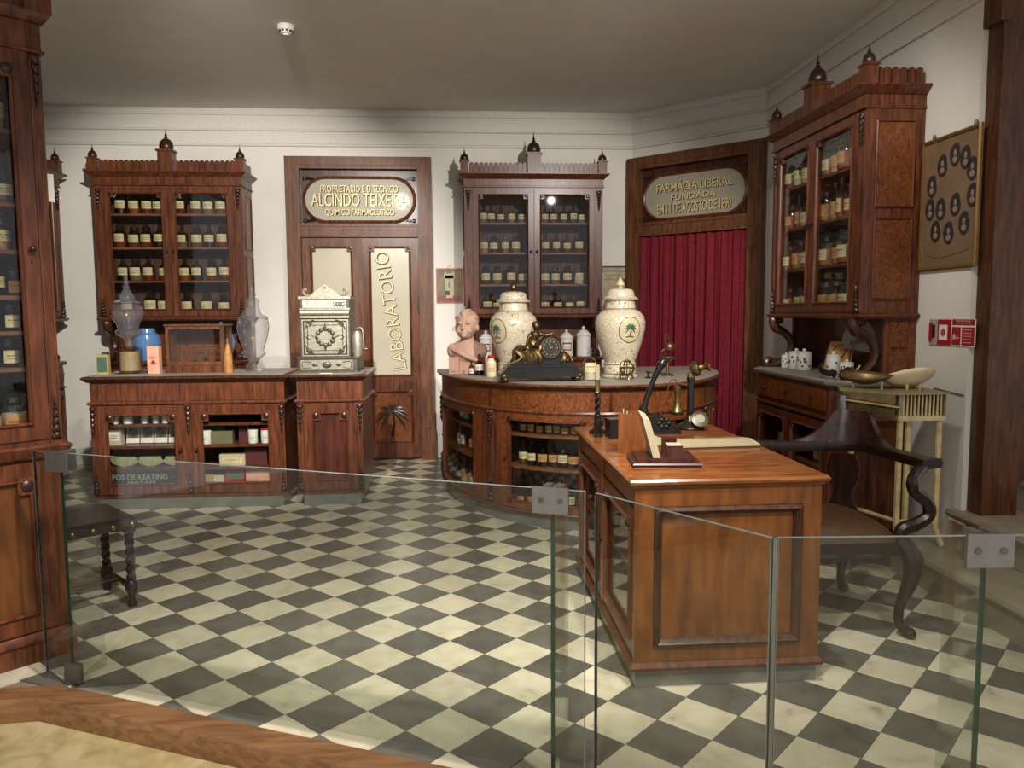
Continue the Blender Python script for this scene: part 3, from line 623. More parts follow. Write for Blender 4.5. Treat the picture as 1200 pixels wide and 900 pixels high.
# ------------------------------------------------------------------ display counter and register cabinet
def straight_counter(name, label, cat, x0, x1, glazed):
    yf, yb, zt = 2.26, 2.96, 1.0; r = thing(name, label, cat, ((x0+x1)/2, yf, 0)); h = (x1-x0)/2; d = yb-yf
    m = MB(); m.box(-h+.03, h-.03, .02, d-.02, 0, .085); m.build('plinth', ZINC, r)
    m = MB(); m.box(-h, h, .012, d, .085, .115); m.box(-h, h, .012, d, .80, .955); m.box(-h, -h+.03, .012, d, .115, .80); m.box(h-.03, h, .012, d, .115, .80); m.box(-h+.03, h-.03, d-.03, d, .115, .80)
    m.build('carcass', WD, r)
    n = 2 if glazed else 1
    for k in range(n):
        a = -h+.045+k*(2*h-.09)/n; b = a+(2*h-.09)/n; MB().box(a+.02, b-.02, .002, .014, .815, .945).build('frieze_panel', WD, r)
    MB().sweep([(0, .955), (.01, .955), (.03, .972), (.042, .982), (.042, .994), (.03, zt), (-.06, zt), (-.06, .955)], [(-h, d), (-h, .005), (h, .005), (h, d)]).build('top_moulding', WD2, r)
    MB().box(-h+.005, h-.005, .01, d, .96, zt+.002).build('counter_top', COUNT, r)
    MB().sweep([(0, .785), (.016, .79), (.02, .80), (.012, .812), (0, .812)], [(-h, d), (-h, .01), (h, .01), (h, d)]).build('waist_moulding', WD, r)
    xs = (-h+.022, 0, h-.022) if glazed else (-h+.022, h-.022)
    for x in xs:
        p = MB().box(x-.022, x+.022, -.004, .03, .115, .785).build('pilaster', WD, r); carved_drop(p, x, -.012, .775, .2, .042); carved_drop(p, x, -.012, .125, .15, .042, -1)
    if glazed:
        glazed_door(r, -h+.046, -.024, .118, .783, -.002, knob=1, pane=PANE, st=.066); glazed_door(r, .024, h-.046, .118, .783, -.002, knob=-1, pane=PANE, st=.066)
        for z in (.64, .475, .305, .18): MB().box(-h+.031, h-.031, .036, .45, z-.02, z).build('shelf', WSH if False else WD, r)
        MB().box(-.012, .012, .032, .036, .115, .80).build('divider', WIN, r)
        MB().box(-h+.031, h-.031, .45, .46, .115, .80).build('inner_back', WIN, r)
    else:
        glazed_door(r, -h+.046, h-.046, .118, .783, -.002, panel=wood('register_panel', '3c1c14', '5e2f22'), st=.07)
    return r
CT1 = straight_counter('display_counter', 'glazed walnut display counter below the left wall dresser', 'counter', -2.645, -1.24, True)
CT2 = straight_counter('register_stand', 'narrow panelled walnut cabinet carrying the cash register', 'cabinet', -1.148, -.66, False)
# ------------------------------------------------------------------ bow-fronted counter
ECX, ECY, ERX, ERY = 1.05, 2.98, 1.12, 1.64
def E(t, o=0):
    t = math.radians(t); x, y = ERX*math.cos(t), -ERY*math.sin(t); nx, ny = ERY*math.cos(t), -ERX*math.sin(t); L = math.hypot(nx, ny)
    return (ECX+x+nx/L*o, ECY+y+ny/L*o)
def arc(mb, ta, tb, o0, o1, z0, z1, step=3):
    n = max(1, round(abs(tb-ta)/step)); vs = []; fs = []
    for i in range(n+1):
        t = ta+(tb-ta)*i/n; a, b = E(t, o0), E(t, o1); vs += [(a[0], a[1], z0), (b[0], b[1], z0), (b[0], b[1], z1), (a[0], a[1], z1)]
    for i in range(n):
        for k in range(4): fs.append((i*4+k, (i+1)*4+k, (i+1)*4+(k+1) % 4, i*4+(k+1) % 4))
    fs += [(0, 1, 2, 3), (n*4+3, n*4+2, n*4+1, n*4)]
    return mb.add(vs, fs)
def epath(o, ta=180, tb=0, st=3): return [E(ta+(tb-ta)*i/round(abs(tb-ta)/st), o) for i in range(round(abs(tb-ta)/st)+1)]
bc = thing('bow_counter', 'bow-fronted walnut counter holding the large jars and the clock', 'counter', (0, 0, 0))
arc(MB(), 180, 0, -.35, -.02, 0, .09).build('plinth', ZINC, bc)
m = MB(); arc(m, 180, 0, -.33, 0, .09, .115); arc(m, 180, 0, -.03, 0, .79, .94); m.prism(epath(-.02), .90, .94); m.build('carcass', WDB, bc)
MB().prism(epath(-.34), .09, .90).build('inner_core', WIN, bc)
MB().box(ECX-ERX+.005, ECX+ERX-.005, ECY-.03, ECY-.004, .10, .93).build('back_panel', WIN, bc)
MB().sweep([(0, .94), (.012, .94), (.034, .952), (.044, .962), (.044, .972), (.03, .977), (-.03, .977), (-.03, .94)], epath(0)).build('top_moulding', WD, bc)
MB().prism(epath(.02), .945, .9785).build('counter_top', COUNT, bc)
for z, o in ((.785, .018), (.10, .02)): MB().sweep([(-.004, z-.012), (o*.6, z-.012), (o, z), (o*.7, z+.012), (-.004, z+.012)], epath(0)).build('moulding', WD, bc)
doors = ((174, 138), (128.5, 95.5), (84.5, 51.5), (42, 6)); pil = (176.5, 133.2, 90, 46.8, 3.5)
for t in pil:
    m = MB(); arc(m, t+(4.6 if 10 < t < 170 else 2.5), t-(4.6 if 10 < t < 170 else 2.5), -.03, .004, .112, .775, 3); p = m.build('pilaster', WD, bc)
    x, y = E(t, .01); q = math.atan2(E(t, 1)[0]-E(t, 0)[0], -(E(t, 1)[1]-E(t, 0)[1]))
    for z, fl, hh in ((.765, 1, .2), (.12, -1, .16)):
        c_ = carved_drop(p, 0, 0, 0, hh, .045, fl); c_.location = (x, y, z); c_.rotation_euler = (0, 0, q)
    m = MB(); arc(m, t+.5, t-.5, -.01, .003, .80, .935, 1); m.build('frieze_joint', WD2, bc)
for ta, tb in doors:
    m = MB(); s = 3.2; arc(m, ta, ta-s, -.024, .006, .118, .772); arc(m, tb+s, tb, -.024, .006, .118, .772); arc(m, ta-s, tb+s, -.024, .006, .118, .165); arc(m, ta-s, tb+s, -.024, .006, .725, .772)
    dd = m.build('door', WDB, bc)
    m = MB(); arc(m, ta-s, tb+s, .0, .014, .160, .170); arc(m, ta-s, tb+s, .0, .014, .720, .730); arc(m, ta-s-.4, ta-s+.3, 0, .014, .165, .725, 1); arc(m, tb+s-.3, tb+s+.4, 0, .014, .165, .725, 1); m.build('moulding', WD, dd)
    m = MB(); arc(m, ta-s*.9, tb+s*.9, -.014, -.010, .16, .73); m.build('glass_pane', PANE, dd)
    for t in (ta-s-.6, tb+s+.6):
        for z in (.725, .165):
            x, y = E(t, .012); q = math.atan2(E(t, 1)[0]-E(t, 0)[0], -(E(t, 1)[1]-E(t, 0)[1]))
            k = MB(RX()).lathe([(.022, 0), (.02, .008), (.001, .012)], 10).build('rosette', CARVE, dd); k.location = (x, y, z); k.rotation_euler = (0, 0, q)
    x, y = E(ta-1.6, .006); k = MB(RX()).lathe([(.005, 0), (.005, .008), (.011, .014), (.001, .024)], 10).build('knob', CARVE, dd); k.location = (x, y, .45)
    for z in (.625, .40): m = MB(); arc(m, ta, tb, -.30, -.035, z-.018, z); m.build('shelf', WSH, bc)
# ------------------------------------------------------------------ bottles and jars
BC = {}
PROF = {
 'round': dict(h=.19, p=[(.001, 0), (.044, 0), (.047, .006), (.047, .10), (.043, .117), (.028, .130), (.017, .136), (.016, .155), (.022, .158), (.022, .163), (.014, .164)], st=[(.012, .160), (.013, .168), (.009, .171), (.016, .178), (.018, .186), (.012, .194), (.001, .197)], lab=(.0475, .046, .104), fill=.06),
 'wide': dict(h=.175, p=[(.001, 0), (.046, 0), (.050, .006), (.050, .105), (.046, .120), (.034, .130), (.033, .142), (.038, .145), (.038, .151), (.030, .152)], st=[(.028, .148), (.030, .156), (.036, .160), (.036, .168), (.014, .172), (.016, .182), (.001, .186)], lab=(.0505, .044, .106), fill=.07),
 'tall': dict(h=.23, p=[(.001, 0), (.030, 0), (.033, .005), (.033, .125), (.028, .145), (.012, .160), (.011, .198), (.015, .200), (.015, .206), (.010, .207)], st=[(.009, .203), (.010, .215), (.014, .217), (.014, .228), (.001, .230)], lab=(.0335, .03, .11), fill=.11),
 'squat': dict(h=.115, p=[(.001, 0), (.032, 0), (.035, .004), (.035, .068), (.031, .078), (.026, .082), (.026, .090), (.029, .092), (.029, .096), (.02, .097)], st=[(.022, .093), (.029, .097), (.029, .110), (.001, .112)], lab=(.0354, .016, .066), fill=.06),
 'jar': dict(h=.20, p=[(.001, 0), (.050, 0), (.055, .006), (.055, .125), (.048, .142), (.037, .148), (.037, .160), (.043, .163), (.043, .170), (.034, .171)], st=[(.033, .166), (.040, .176), (.044, .182), (.030, .196), (.012, .202), (.018, .215), (.001, .222)], lab=(.0556, .030, .095), fill=.10),
}
def bottle_meshes(kind, glass, lab, cont):
    key = (kind, glass.name, lab.name if lab else '', cont.name if cont else '')
    if key in BC: return BC[key]
    P = PROF[kind]; ms = {}
    ms['bottle'] = MB().lathe(P['p'], 18).mesh('bottle', glass, 50)
    r = P['p'][2][0]
    if cont: ms['contents'] = MB().lathe([(.001, .004), (r*.93, .004), (r*.93, P['fill']), (.001, P['fill'])], 14).mesh('contents', cont, 50)
    if lab: ms['label'] = MB().lathe([(P['lab'][0], P['lab'][1]), (P['lab'][0], P['lab'][2])], 10, a0=-PI/2-.95, a1=-PI/2+.95).mesh('label', lab, 50)
    ms['stopper'] = MB().lathe(P['st'], 12).mesh('stopper', CORK if kind == 'tall' else glass, 50)
    BC[key] = ms; return ms
def bottle(kind, glass, lab, cont, loc, rz, label, group, s=1, sz=1):
    ms = bottle_meshes(kind, glass, lab, cont)
    o = link('bottle', ms['bottle']); o.location = loc; o.rotation_euler = (0, 0, rz); o.scale = (s, s, s*sz*1.04)
    for n in ('contents', 'label', 'stopper'):
        if n in ms: link(n, ms[n], o)
    tag(o, label, 'bottle', group); return o
CON = [plain('powder_tan', '9a6a3c', .9), plain('powder_rust', '8a3c20', .9), plain('powder_pale', 'b9ab8c', .9), plain('liquid_dark', '20120c', .3), plain('powder_ochre', 'a8782e', .9)]
def to_world(root, p): return Matrix.Translation(root.location) @ Matrix.Rotation(root.rotation_euler.z, 4, 'Z') @ Vector(p)
LOOK = {'amber_glass': 'amber', 'smoky_glass': 'smoky', 'clear_glass': 'clear', 'cobalt_glass': 'cobalt', 'green_glass': 'green'}
SH = ['top', 'second', 'third', 'bottom']
def fill(root, tagname, group, rows, y=-.2, rz=0, jit=.004, dx=0):
    """rows: per shelf (z, {door: [(x, kind, glass, lab, cont, scale)...]})"""
    for si, (z, drs) in enumerate(rows):
        for dn, lst in drs.items():
            for k, (x, kind, glass, lab, cont, s) in enumerate(lst):
                p = to_world(root, (x+dx+random.uniform(-jit, jit), y+random.uniform(-.02, .02), z+.0006))
                bottle(kind, glass, lab, cont, p, root.rotation_euler.z+rz+random.uniform(-.12, .12),
                       f'{LOOK[glass.name]} bottle, {ORD[k]} from left, {SH[si]} shelf, {dn} door, {tagname}', group, s, random.uniform(.96, 1.05))
def rnd(seq): return random.choice(seq)
# left dresser
def row1(xs, kinds, s): return [(x, rnd(kinds), rnd([AMB, DRK, DRK, AMB]), LAB, rnd(CON), s*random.uniform(.95, 1.05)) for x in xs]
LX4, RX4 = (-.44, -.325, -.21, -.105), (.115, .235, .35, .46)
fill(D1, 'dresser left of laboratory', 'bottles in the left wall dresser', [
 (2.375, {'left': row1(LX4, ['round'], 1.12), 'right': row1((.10, .245, .355, .46), ['round'], 1.12)}),
 (2.07, {'left': row1((-.46, -.34, -.22, -.10), ['wide', 'round'], 1.12), 'right': row1((.10, .225, .35, .465), ['wide', 'round'], 1.12)}),
 (1.765, {'left': row1((-.46, -.335, -.21, -.085), ['wide', 'round'], 1.12), 'right': row1((.10, .225, .35, .475), ['wide', 'round'], 1.12)}),
 (1.4405, {'left': row1((-.43, -.215, -.09), ['wide'], 1.2), 'right': row1((.13, .30, .46), ['wide'], 1.2)})], dx=-.042)
# middle dresser: smaller, blue-brown vials
def row2(xs, kinds, s): return [(x, rnd(kinds), rnd([DRK, DRK, CLR, AMB]), LAB, rnd(CON[:3]), s*random.uniform(.95, 1.05)) for x in xs]
fill(D2, 'dresser behind bow counter', 'bottles in the middle wall dresser', [
 (2.30, {'left': row2((-.47, -.395, -.30, -.20, -.105), ['round'], .84), 'right': row2((.12, .205, .30, .40, .48), ['round'], .84)}),
 (2.02, {'left': row2((-.465, -.37, -.26, -.16), ['round', 'wide'], .92), 'right': row2((.13, .23, .34, .455), ['round'], .92)}),
 (1.72, {'left': row2((-.45, -.34, -.21, -.10), ['wide'], .95), 'right': row2((.115, .225, .34, .455), ['round', 'wide'], .95)}),
 (1.4405, {'left': row2((-.44, -.34, -.20, -.09), ['wide'], 1.0), 'right': row2((.12, .24, .36, .47), ['wide'], 1.0)})])
# right dresser: clear jars with big labels
def row3(xs, kinds, s): return [(x, rnd(kinds), CLR, rnd([LAB, LAB2, LAB]), rnd(CON[:3]), s*random.uniform(.95, 1.05)) for x in xs]
fill(D3, 'right wall dresser', 'jars in the right wall dresser', [
 (2.34, {'left': row3((-.54, -.41, -.29), ['wide', 'jar'], 1.0), 'right': row3((-.10, .02, .14, .26, .38), ['wide', 'jar'], 1.02)}),
 (2.045, {'left': row3((-.55, -.44, -.33, -.235), ['jar', 'tall'], 1.0), 'right': row3((-.12, -.01, .10, .21, .32), ['jar', 'tall', 'jar'], 1.02)}),
 (1.75, {'left': row3((-.54, -.40, -.27), ['jar'], 1.05), 'right': row3((-.10, .035, .17, .30), ['jar'], 1.1)}),
 (1.4405, {'left': row3((-.54, -.40, -.27), ['jar', 'wide'], 1.0), 'right': row3((-.10, .04, .18, .32), ['wide', 'jar'], 1.1)})], y=-.26)
# near-left cabinet, right door only
SH[:] = ['top', 'second', 'third', 'fourth', 'fifth', 'sixth', 'bottom']
fill(D0, 'tall near cabinet', 'bottles in the tall near cabinet', [
 (2.195, {'right': [(.40, 'round', CLR, LAB, CON[2], 1), (.50, 'round', CLR, LAB, CON[2], 1)]}),
 (1.905, {'right': [(.38, 'round', DRK, LAB, CON[0], .8), (.46, 'tall', CLR, LAB, CON[2], .75), (.535, 'round', DRK, LAB, CON[0], .75)]}),
 (1.715, {'right': [(.43, 'round', AMB, LAB, CON[1], .72), (.52, 'round', CLR, LAB, CON[4], .76)]}),
 (1.53, {'right': [(.42, 'round', DRK, LAB2, CON[3], .72), (.49, 'round', CBL, LAB, CON[3], .72), (.557, 'squat', AMB, LAB2, CON[1], .9)]}),
 (1.385, {'right': [(.45, 'squat', CBL, LAB2, CON[3], .95), (.53, 'squat', CBL, LAB, CON[3], .95)]}),
 (1.235, {'right': [(.44, 'squat', DRK, LAB, CON[3], 1.05), (.52, 'squat', AMB, LAB, CON[3], 1.05)]}),
 (.9356, {'right': [(.42, 'jar', CLR, LAB2, CON[2], .95), (.53, 'jar', CLR, LAB2, CON[2], .95)]})], y=-.27)
# bow counter
def bowrow(z, ts, kinds, glasses, labs, s, door, shelf, o=-.12, conts=None):
    for k, t in enumerate(ts):
        x, y = E(t, o+random.uniform(-.015, .015)); q = math.atan2(E(t, 1)[0]-E(t, 0)[0], -(E(t, 1)[1]-E(t, 0)[1]))
        g = glasses[k % len(glasses)]; kd = kinds[k % len(kinds)]
        bottle(kd, g, labs[k % len(labs)], rnd(conts or CON), (x, y, z+.0006), q*.6, f'{LOOK[g.name]} {"jar" if kd in ("squat", "jar") else "bottle"}, {ORD[k]} from left, {shelf} shelf, {door} door of bow counter', 'bottles in the bow counter', s, random.uniform(.95, 1.06))
bowrow(.625, (123.6, 120.2, 116.8, 113.4, 110, 106.6, 103.2, 99.8), ['squat'], [CBL, AMB, AMB, CLR, AMB, CLR, AMB, AMB], [LAB2, LAB2, LAB2, LAB], .82, 'second', 'top')
bowrow(.40, (124, 120, 115.8, 111.8, 107.6, 103.4, 99.2), ['round', 'round', 'wide', 'round', 'wide', 'wide', 'wide'], [DRK, DRK, GRN, DRK, DRK, DRK, CBL], [LAB, LAB, LAB2, LAB2, LAB, LAB2, LAB], .79, 'second', 'middle', conts=[CON[3], CON[0]])
bowrow(.1155, (124.5, 121, 116, 112, 105, 100), ['squat', 'squat', 'wide', 'squat', 'wide', 'squat'], [CBL, CBL, DRK, CBL, DRK, AMB], [LAB2, LAB2, LAB, LAB2, LAB], .88, 'second', 'bottom', conts=[CON[3]])
bowrow(.625, (164, 158.5, 148, 143.5), ['squat'], [CLR], [LAB3], .9, 'leftmost', 'top', conts=[CON[2]])
bowrow(.40, (165, 160, 154, 149, 143.5), ['tall', 'tall', 'tall', 'tall', 'round'], [CLR, AMB, AMB, DRK, AMB], [LAB3, LAB3, LAB2, LAB2, LAB], .79, 'leftmost', 'middle', conts=[CON[2], CON[3]])
bowrow(.1155, (167, 161, 155, 149.5, 144), ['squat', 'tall', 'tall', 'round', 'wide'], [CLR, CLR, CLR, CLR, DRK], [LAB3, LAB2, LAB2, LAB3, LAB], .9, 'leftmost', 'bottom', conts=[CON[0], CON[2]])
bowrow(.625, (80, 75, 70, 65, 60), ['squat'], [DRK, AMB], [LAB, LAB2], .95, 'third', 'top')
bowrow(.40, (79, 73, 67, 61), ['round', 'wide'], [DRK, CBL], [LAB], .9, 'third', 'middle')
# display counter contents
def wpt(x, y, z): return (x, y, z)
for k, (px, s) in enumerate(((-2.535, .8), (-2.44, 1.0), (-2.32, .72), (-2.24, .66), (-2.165, .86), (-2.105, .74), (-2.05, .74), (-1.98, .9))):
    t = thing('ointment_jar', f'white ceramic ointment pot, {ORD[k]} from left on top shelf of the display counter', 'jar', (px+.03, 2.345, .6406), 0, 'white pots in the display counter')
    h = .085*s; r_ = .034*s
    MB().lathe([(.001, 0), (r_, 0), (r_*1.05, .004), (r_*1.05, h*.7), (r_, h*.72)], 14).build('pot', PORC, t); MB().lathe([(r_*1.1, h*.72), (r_*1.1, h*.95), (r_, h), (.001, h)], 14).build('lid', WHITE, t)
def carton(label, x, y, z, w, d, h, m, cat='box', grp='cartons in the display counter', rz=0, band=None, tilt=0):
    o = MB().box(-w/2, w/2, -d/2, d/2, 0, h).build('carton', m); place(o, (x, y, z+(.0035 if tilt else .0006)), rz); tag(o, label, cat, grp)
    if tilt: o.rotation_euler = (tilt, 0, rz)
    if band: MB().box(-w/2*.8, w/2*.8, -d/2-.0012, -d/2, h*.25, h*.75).build('printed_label', band, o)
    return o
GRNB = plain('green_card', '3f5a4a', .7); OLIV = plain('olive_tin', '6f6a4c', .45, .2); MARN = plain('maroon_card', '4c1a1c', .7); PINKC = plain('salmon_card', 'c9957a', .7); TANC = plain('tan_card', '9b7b50', .7)
carton('small cream tin at left end of middle shelf behind the left counter door', -2.52, 2.38, .475, .10, .06, .13, plain('cream_card', 'a59a80', .7), band=LAB3)
for k in range(5):
    carton(f'white illustrated seed packet, {ORD[k]} from left on middle shelf of the display counter', -2.415+.104*k, 2.42, .475, .095, .008, .165, LAB3, 'packet', 'packets in the display counter', tilt=-.25, band=plain('packet_picture', '7a6a4a', .7, noise=.9, scale=25))
for k in range(3):
    pts = [(.115*math.cos(a)*(1+.06*math.sin(5*a)), .075*math.sin(a)) for a in [PI+PI*i/14 for i in range(15)]]
    o = MB(RX((0, 0, 0), 90)).prism(pts, -.01, .01).build('shell_dish', plain('yellowed_celluloid', '8b8a5c', .4, noise=.35, scale=20), None); place(o, (-2.47+.19*k, 2.40, .3806)); tag(o, f'yellow-green scalloped dish, {ORD[k]} from left behind the left counter door', 'dish', 'scalloped dishes in the display counter')
b = MB().box(-.26, .24, -.006, .006, 0, .102).build('keating_sign', plain('dark_green_board', '1f2c22', .5)); place(b, (-2.3, 2.312, .1806)); tag(b, 'dark green lettered insecticide board on the counter floor', 'sign')
text('lettering', 'POS DE KEATING', PAPER, b, RX((-.03, -.0062, .058)), .40, .042, .001); text('lettering', 'MATAM', PAPER, b, RX((-.02, -.0062, .016)), .2, .024, .001)
o = MB().lathe([(.001, 0), (.05, 0), (.07, .03), (.075, .06), (.07, .062)], 18).build('green_bowl', plain('green_glaze', '2f3d2a', .3)); place(o, (-2.03, 2.42, .1806)); tag(o, 'dark green bowl beside the lettered board in the counter', 'bowl')
for a in (
 ('dark teal carton standing on the middle shelf behind right counter door', -1.80, 2.44, .475, .16, .06, .12, GRNB), ('olive green long tin lying on middle shelf behind right counter door', -1.745, 2.37, .475, .19, .06, .095, OLIV),
 ('tall maroon carton on middle shelf behind right counter door', -1.575, 2.40, .475, .075, .05, .155, MARN), ('dark red carton with round emblem on middle shelf, right counter door', -1.335, 2.38, .475, .10, .05, .125, MARN),
 ('cream lettered carton on third shelf behind right counter door', -1.66, 2.38, .305, .19, .07, .085, plain('beige_card', 'b3a384', .7)), ('maroon carton on third shelf behind right counter door', -1.49, 2.40, .305, .17, .07, .13, MARN),
 ('small tan carton at right of third shelf, right counter door', -1.335, 2.38, .305, .10, .06, .085, TANC), ('tan low box at left of counter floor, right door', -1.865, 2.38, .1805, .12, .06, .06, TANC),
 ('cream small box on counter floor, right door', -1.765, 2.37, .1805, .075, .05, .05, MATS['beige_card']), ('red framed square tin on counter floor behind right door', -1.645, 2.37, .1805, .14, .05, .085, RED),
 ('large salmon carton on counter floor behind right door', -1.462, 2.38, .1805, .20, .07, .10, PINKC), ('grey green carton at far right of counter floor', -1.312, 2.40, .1805, .07, .05, .095, plain('grey_card', '6f7466', .7))):
    carton(*a, band=LAB if 'lettered' in a[0] or 'emblem' in a[0] else (GRNB if 'framed' in a[0] else None))
for k, (x, lid) in enumerate(((-1.845, PORC), (-1.50, PORC), (-1.405, RED))):
    t = thing('ointment_jar', ('small white pot at left end of middle shelf', 'white pot right of the tall maroon carton', 'white jar with red lid in the display counter')[k], 'jar', (x, 2.35, .4756), 0, 'pots behind the right counter door')
    MB().lathe([(.001, 0), (.034, 0), (.036, .004), (.036, .085 if k < 2 else .10)], 14).build('pot', PORC, t); z = .085 if k < 2 else .10
    MB().lathe([(.038, z), (.038, z+.018), (.001, z+.02)], 14).build('lid', lid, t); MB().lathe([(.0365, .02), (.0365, .06)], 8, a0=-PI/2-.8, a1=-PI/2+.8).build('label', LAB3, t)
# ------------------------------------------------------------------ on the left counter (z 1.002)
Z1 = 1.0026
t = thing('show_globe', 'clear glass show globe with tall stopper on a cylindrical base at left', 'show globe', (-2.47, 2.58, Z1))
MB().lathe([(.115, 0), (.118, .01), (.09, .02), (.085, .04), (.085, .16), (.095, .175), (.09, .19), (.03, .205)], 24).build('base', thin_glass('olive_glass', (.88, .84, .74), 1.6), t)
MB().lathe([(.072, .02), (.072, .165), (.001, .166)], 20).build('contents', plain('globe_liquid', '9c8f74', .5), t)
MB().lathe([(.03, .205), (.028, .26), (.05, .275), (.09, .30), (.095, .325), (.075, .34), (.085, .38), (.12, .44), (.123, .47), (.105, .51), (.08, .535), (.10, .54)], 28, flute=.06, nf=16).build('bowl', GLOBE, t)
MB().lathe([(.105, .54), (.10, .548), (.06, .565), (.055, .60), (.04, .615), (.035, .635), (.02, .64), (.03, .66), (.012, .675), (.022, .69), (.012, .71), (.014, .745), (.001, .75)], 22, flute=.06, nf=12).build('lid', GLOBE, t)
t = thing('show_globe', 'fluted clear glass show jar with spire lid at right', 'show globe', (-1.545, 2.64, Z1))
MB().lathe([(.07, 0), (.07, .01), (.025, .022), (.022, .07), (.05, .10), (.085, .125), (.098, .14), (.09, .155), (.08, .17), (.11, .26), (.126, .34), (.124, .385), (.118, .41), (.125, .415)], 30, flute=.05, nf=20).build('bowl', GLOBE, t)
MB().lathe([(.13, .415), (.125, .422), (.09, .44), (.06, .49), (.05, .53), (.058, .555), (.03, .575), (.025, .59), (.035, .60), (.012, .615), (.02, .63), (.01, .65), (.001, .668)], 26, flute=.05, nf=16).build('lid', GLOBE, t)
for x, y, k in ((-2.79, 3.78, 0), (-2.12, 3.78, 1)):
    t = thing('blue_jar', ('pale blue glazed pot behind the left show globe', 'pale blue lidded pot behind the glass balance case')[k], 'jar', (x, y, 1.0306), 0)
    MB().lathe([(.001, 0), (.07, 0), (.08, .02), (.115, .10), (.125, .17), (.11, .235), (.075, .26), (.07, .29), (.08, .295)], 24).build('pot', BLUE, t)
    if k: MB().lathe([(.082, .295), (.08, .305), (.04, .325), (.012, .33), (.016, .345), (.001, .355)], 20).build('lid', BLUE, t)
    else: MB().lathe([(.08, .295), (.06, .30), (.001, .30)], 20).build('lid', BLUE, t)
t = thing('balance_case', 'glass-sided wooden case with a small balance on the left counter', 'display case', (-1.965, 2.66, Z1))
m = MB(); w, d, h = .225, .13, .36
m.box(-w, w, -d, d, 0, .05); m.box(-w+.01, w-.01, -d+.01, d-.01, .05, .065); m.build('base', WD, t)
for x in (-w+.008, w-.032):
    for y in (-d+.008, d-.032): MB().box(x, x+.024, y, y+.024, .06, h).build('corner_post', WDO, t)
MB().box(-w+.03, w-.03, -d+.008, -d+.03, .06, .085).build('rail', WDO, t); MB().box(-w+.03, w-.03, -d+.008, -d+.03, h-.025, h).build('rail', WDO, t)
m = MB(); m.box(-w, w, -d, d, h, h+.014); m.build('lid', WDO, t)
MB().box(-w+.03, w-.03, -d+.014, -d+.018, .08, h-.02).build('glass_pane', PANE, t)
for x in (-w+.014, w-.018): MB().box(x, x+.004, -d+.03, d-.03, .065, h).build('glass_pane', PANE, t)
MB().box(-w+.03, w-.03, d-.022, d-.014, .065, h).build('back_board', WDB, t)
m = MB(); m.tube([(.05, 0, .065), (.05, 0, .21)], .004, 8); m.tube([(-.04, 0, .195), (.14, 0, .195)], .003, 6); m.box(.035, .065, -.01, .01, .125, .155); m.build('balance_beam', BRASS, t)
for x in (-.04, .14): m = MB(); m.lathe([(.001, .08), (.02, .082), (.028, .09)], 12, (x, 0, 0)); m.tube([(x, 0, .195), (x-.02, 0, .09)], .0012, 4); m.tube([(x, 0, .195), (x+.02, 0, .09)], .0012, 4); m.build('pan', BRASS, t)
def box_item(name, label, cat, x, y, w, d, h, m1, m2=None, rz=0, z=Z1, print_h=(.25, .75)):
    o = MB().box(-w/2, w/2, -d/2, d/2, 0, h).build(name, m1); place(o, (x, y, z), rz); tag(o, label, cat)
    if m2:
        MB().box(-w/2*.82, w/2*.82, -d/2-.0015, -d/2, h*print_h[0], h*print_h[1]).build('printed_label', m2, o)
    return o
b = box_item('tall_carton', 'tall salmon pink carton between the globe and the balance case', 'carton', -2.255, 2.50, .088, .06, .21, PINKC, label_mat('salmon_print', 'd0a084', 'a84a3a'), print_h=(.1, .9))
MB(RX((0, -.0325, .09))).lathe([(.014, 0), (.014, .001), (.001, .001)], 12).build('round_emblem', RED, b)
b = box_item('framed_tin', 'small dark green tin with gold border beside the globe base', 'tin', -2.625, 2.475, .085, .05, .15, plain('gold_card', 'a08d58', .5), GRNB, print_h=(.12, .88))
b = box_item('green_carton', 'narrow dark green patterned carton at the left end of the counter', 'carton', -2.69+.045, 2.56, .04, .04, .165, plain('dark_green_pattern', '202a20', .5, noise=.9, scale=60), None, .2)
t = thing('paper_wrapped_bottle', 'slim tan paper-wrapped bottle beside the balance case', 'bottle', (-1.70, 2.48, Z1))
MB().lathe([(.001, 0), (.031, 0), (.033, .01), (.031, .13), (.016, .20), (.011, .225)], 12, flute=.05, nf=8).build('wrapper', plain('wrapping_paper', 'a8733c', .7, noise=.25, scale=30), t); MB().lathe([(.012, .225), (.012, .262), (.001, .264)], 12).build('cap', GREY, t)
# ------------------------------------------------------------------ cash register
t = thing('cash_register', 'ornate nickel cash register on the panelled stand', 'cash register', (-.925, 2.53, Z1))
m = MB(); m.box(-.235, .225, -.16, .28, 0, .012); m.box(-.225, .215, -.15, .27, .012, .105); m.box(-.235, .225, -.16, .28, .105, .118); m.build('drawer_base', NICKD, t)
dr = MB().box(-.205, .185, -.158, -.15, .022, .097).build('drawer_front', NICK, t)
m = MB()
for x in (-.1, .08): m.ball((x, -.16, .06), (.022, .006, .012), 8, 6)
m.ball((-.01, -.162, .06), (.035, .008, .025), 10, 6); m.tube(catmull([(-.13, -.159, .04), (-.185, -.159, .035), (-.195, -.159, .06), (-.185, -.159, .085), (-.13, -.159, .08)], 4), .003, 5); m.tube(catmull([(.11, -.159, .04), (.165, -.159, .035), (.175, -.159, .06), (.165, -.159, .085), (.11, -.159, .08)], 4), .003, 5); m.build('drawer_ornament', NICKD, dr)
m = MB(); m.prism([(-.13, .118), (.22, .118), (.22, .575), (-.13, .575)], -.205, .165, 'x'); m.build('body', NICKD, t)
fp = MB().box(-.195, .155, -.138, -.13, .125, .405).build('front_plate', NICK, t)
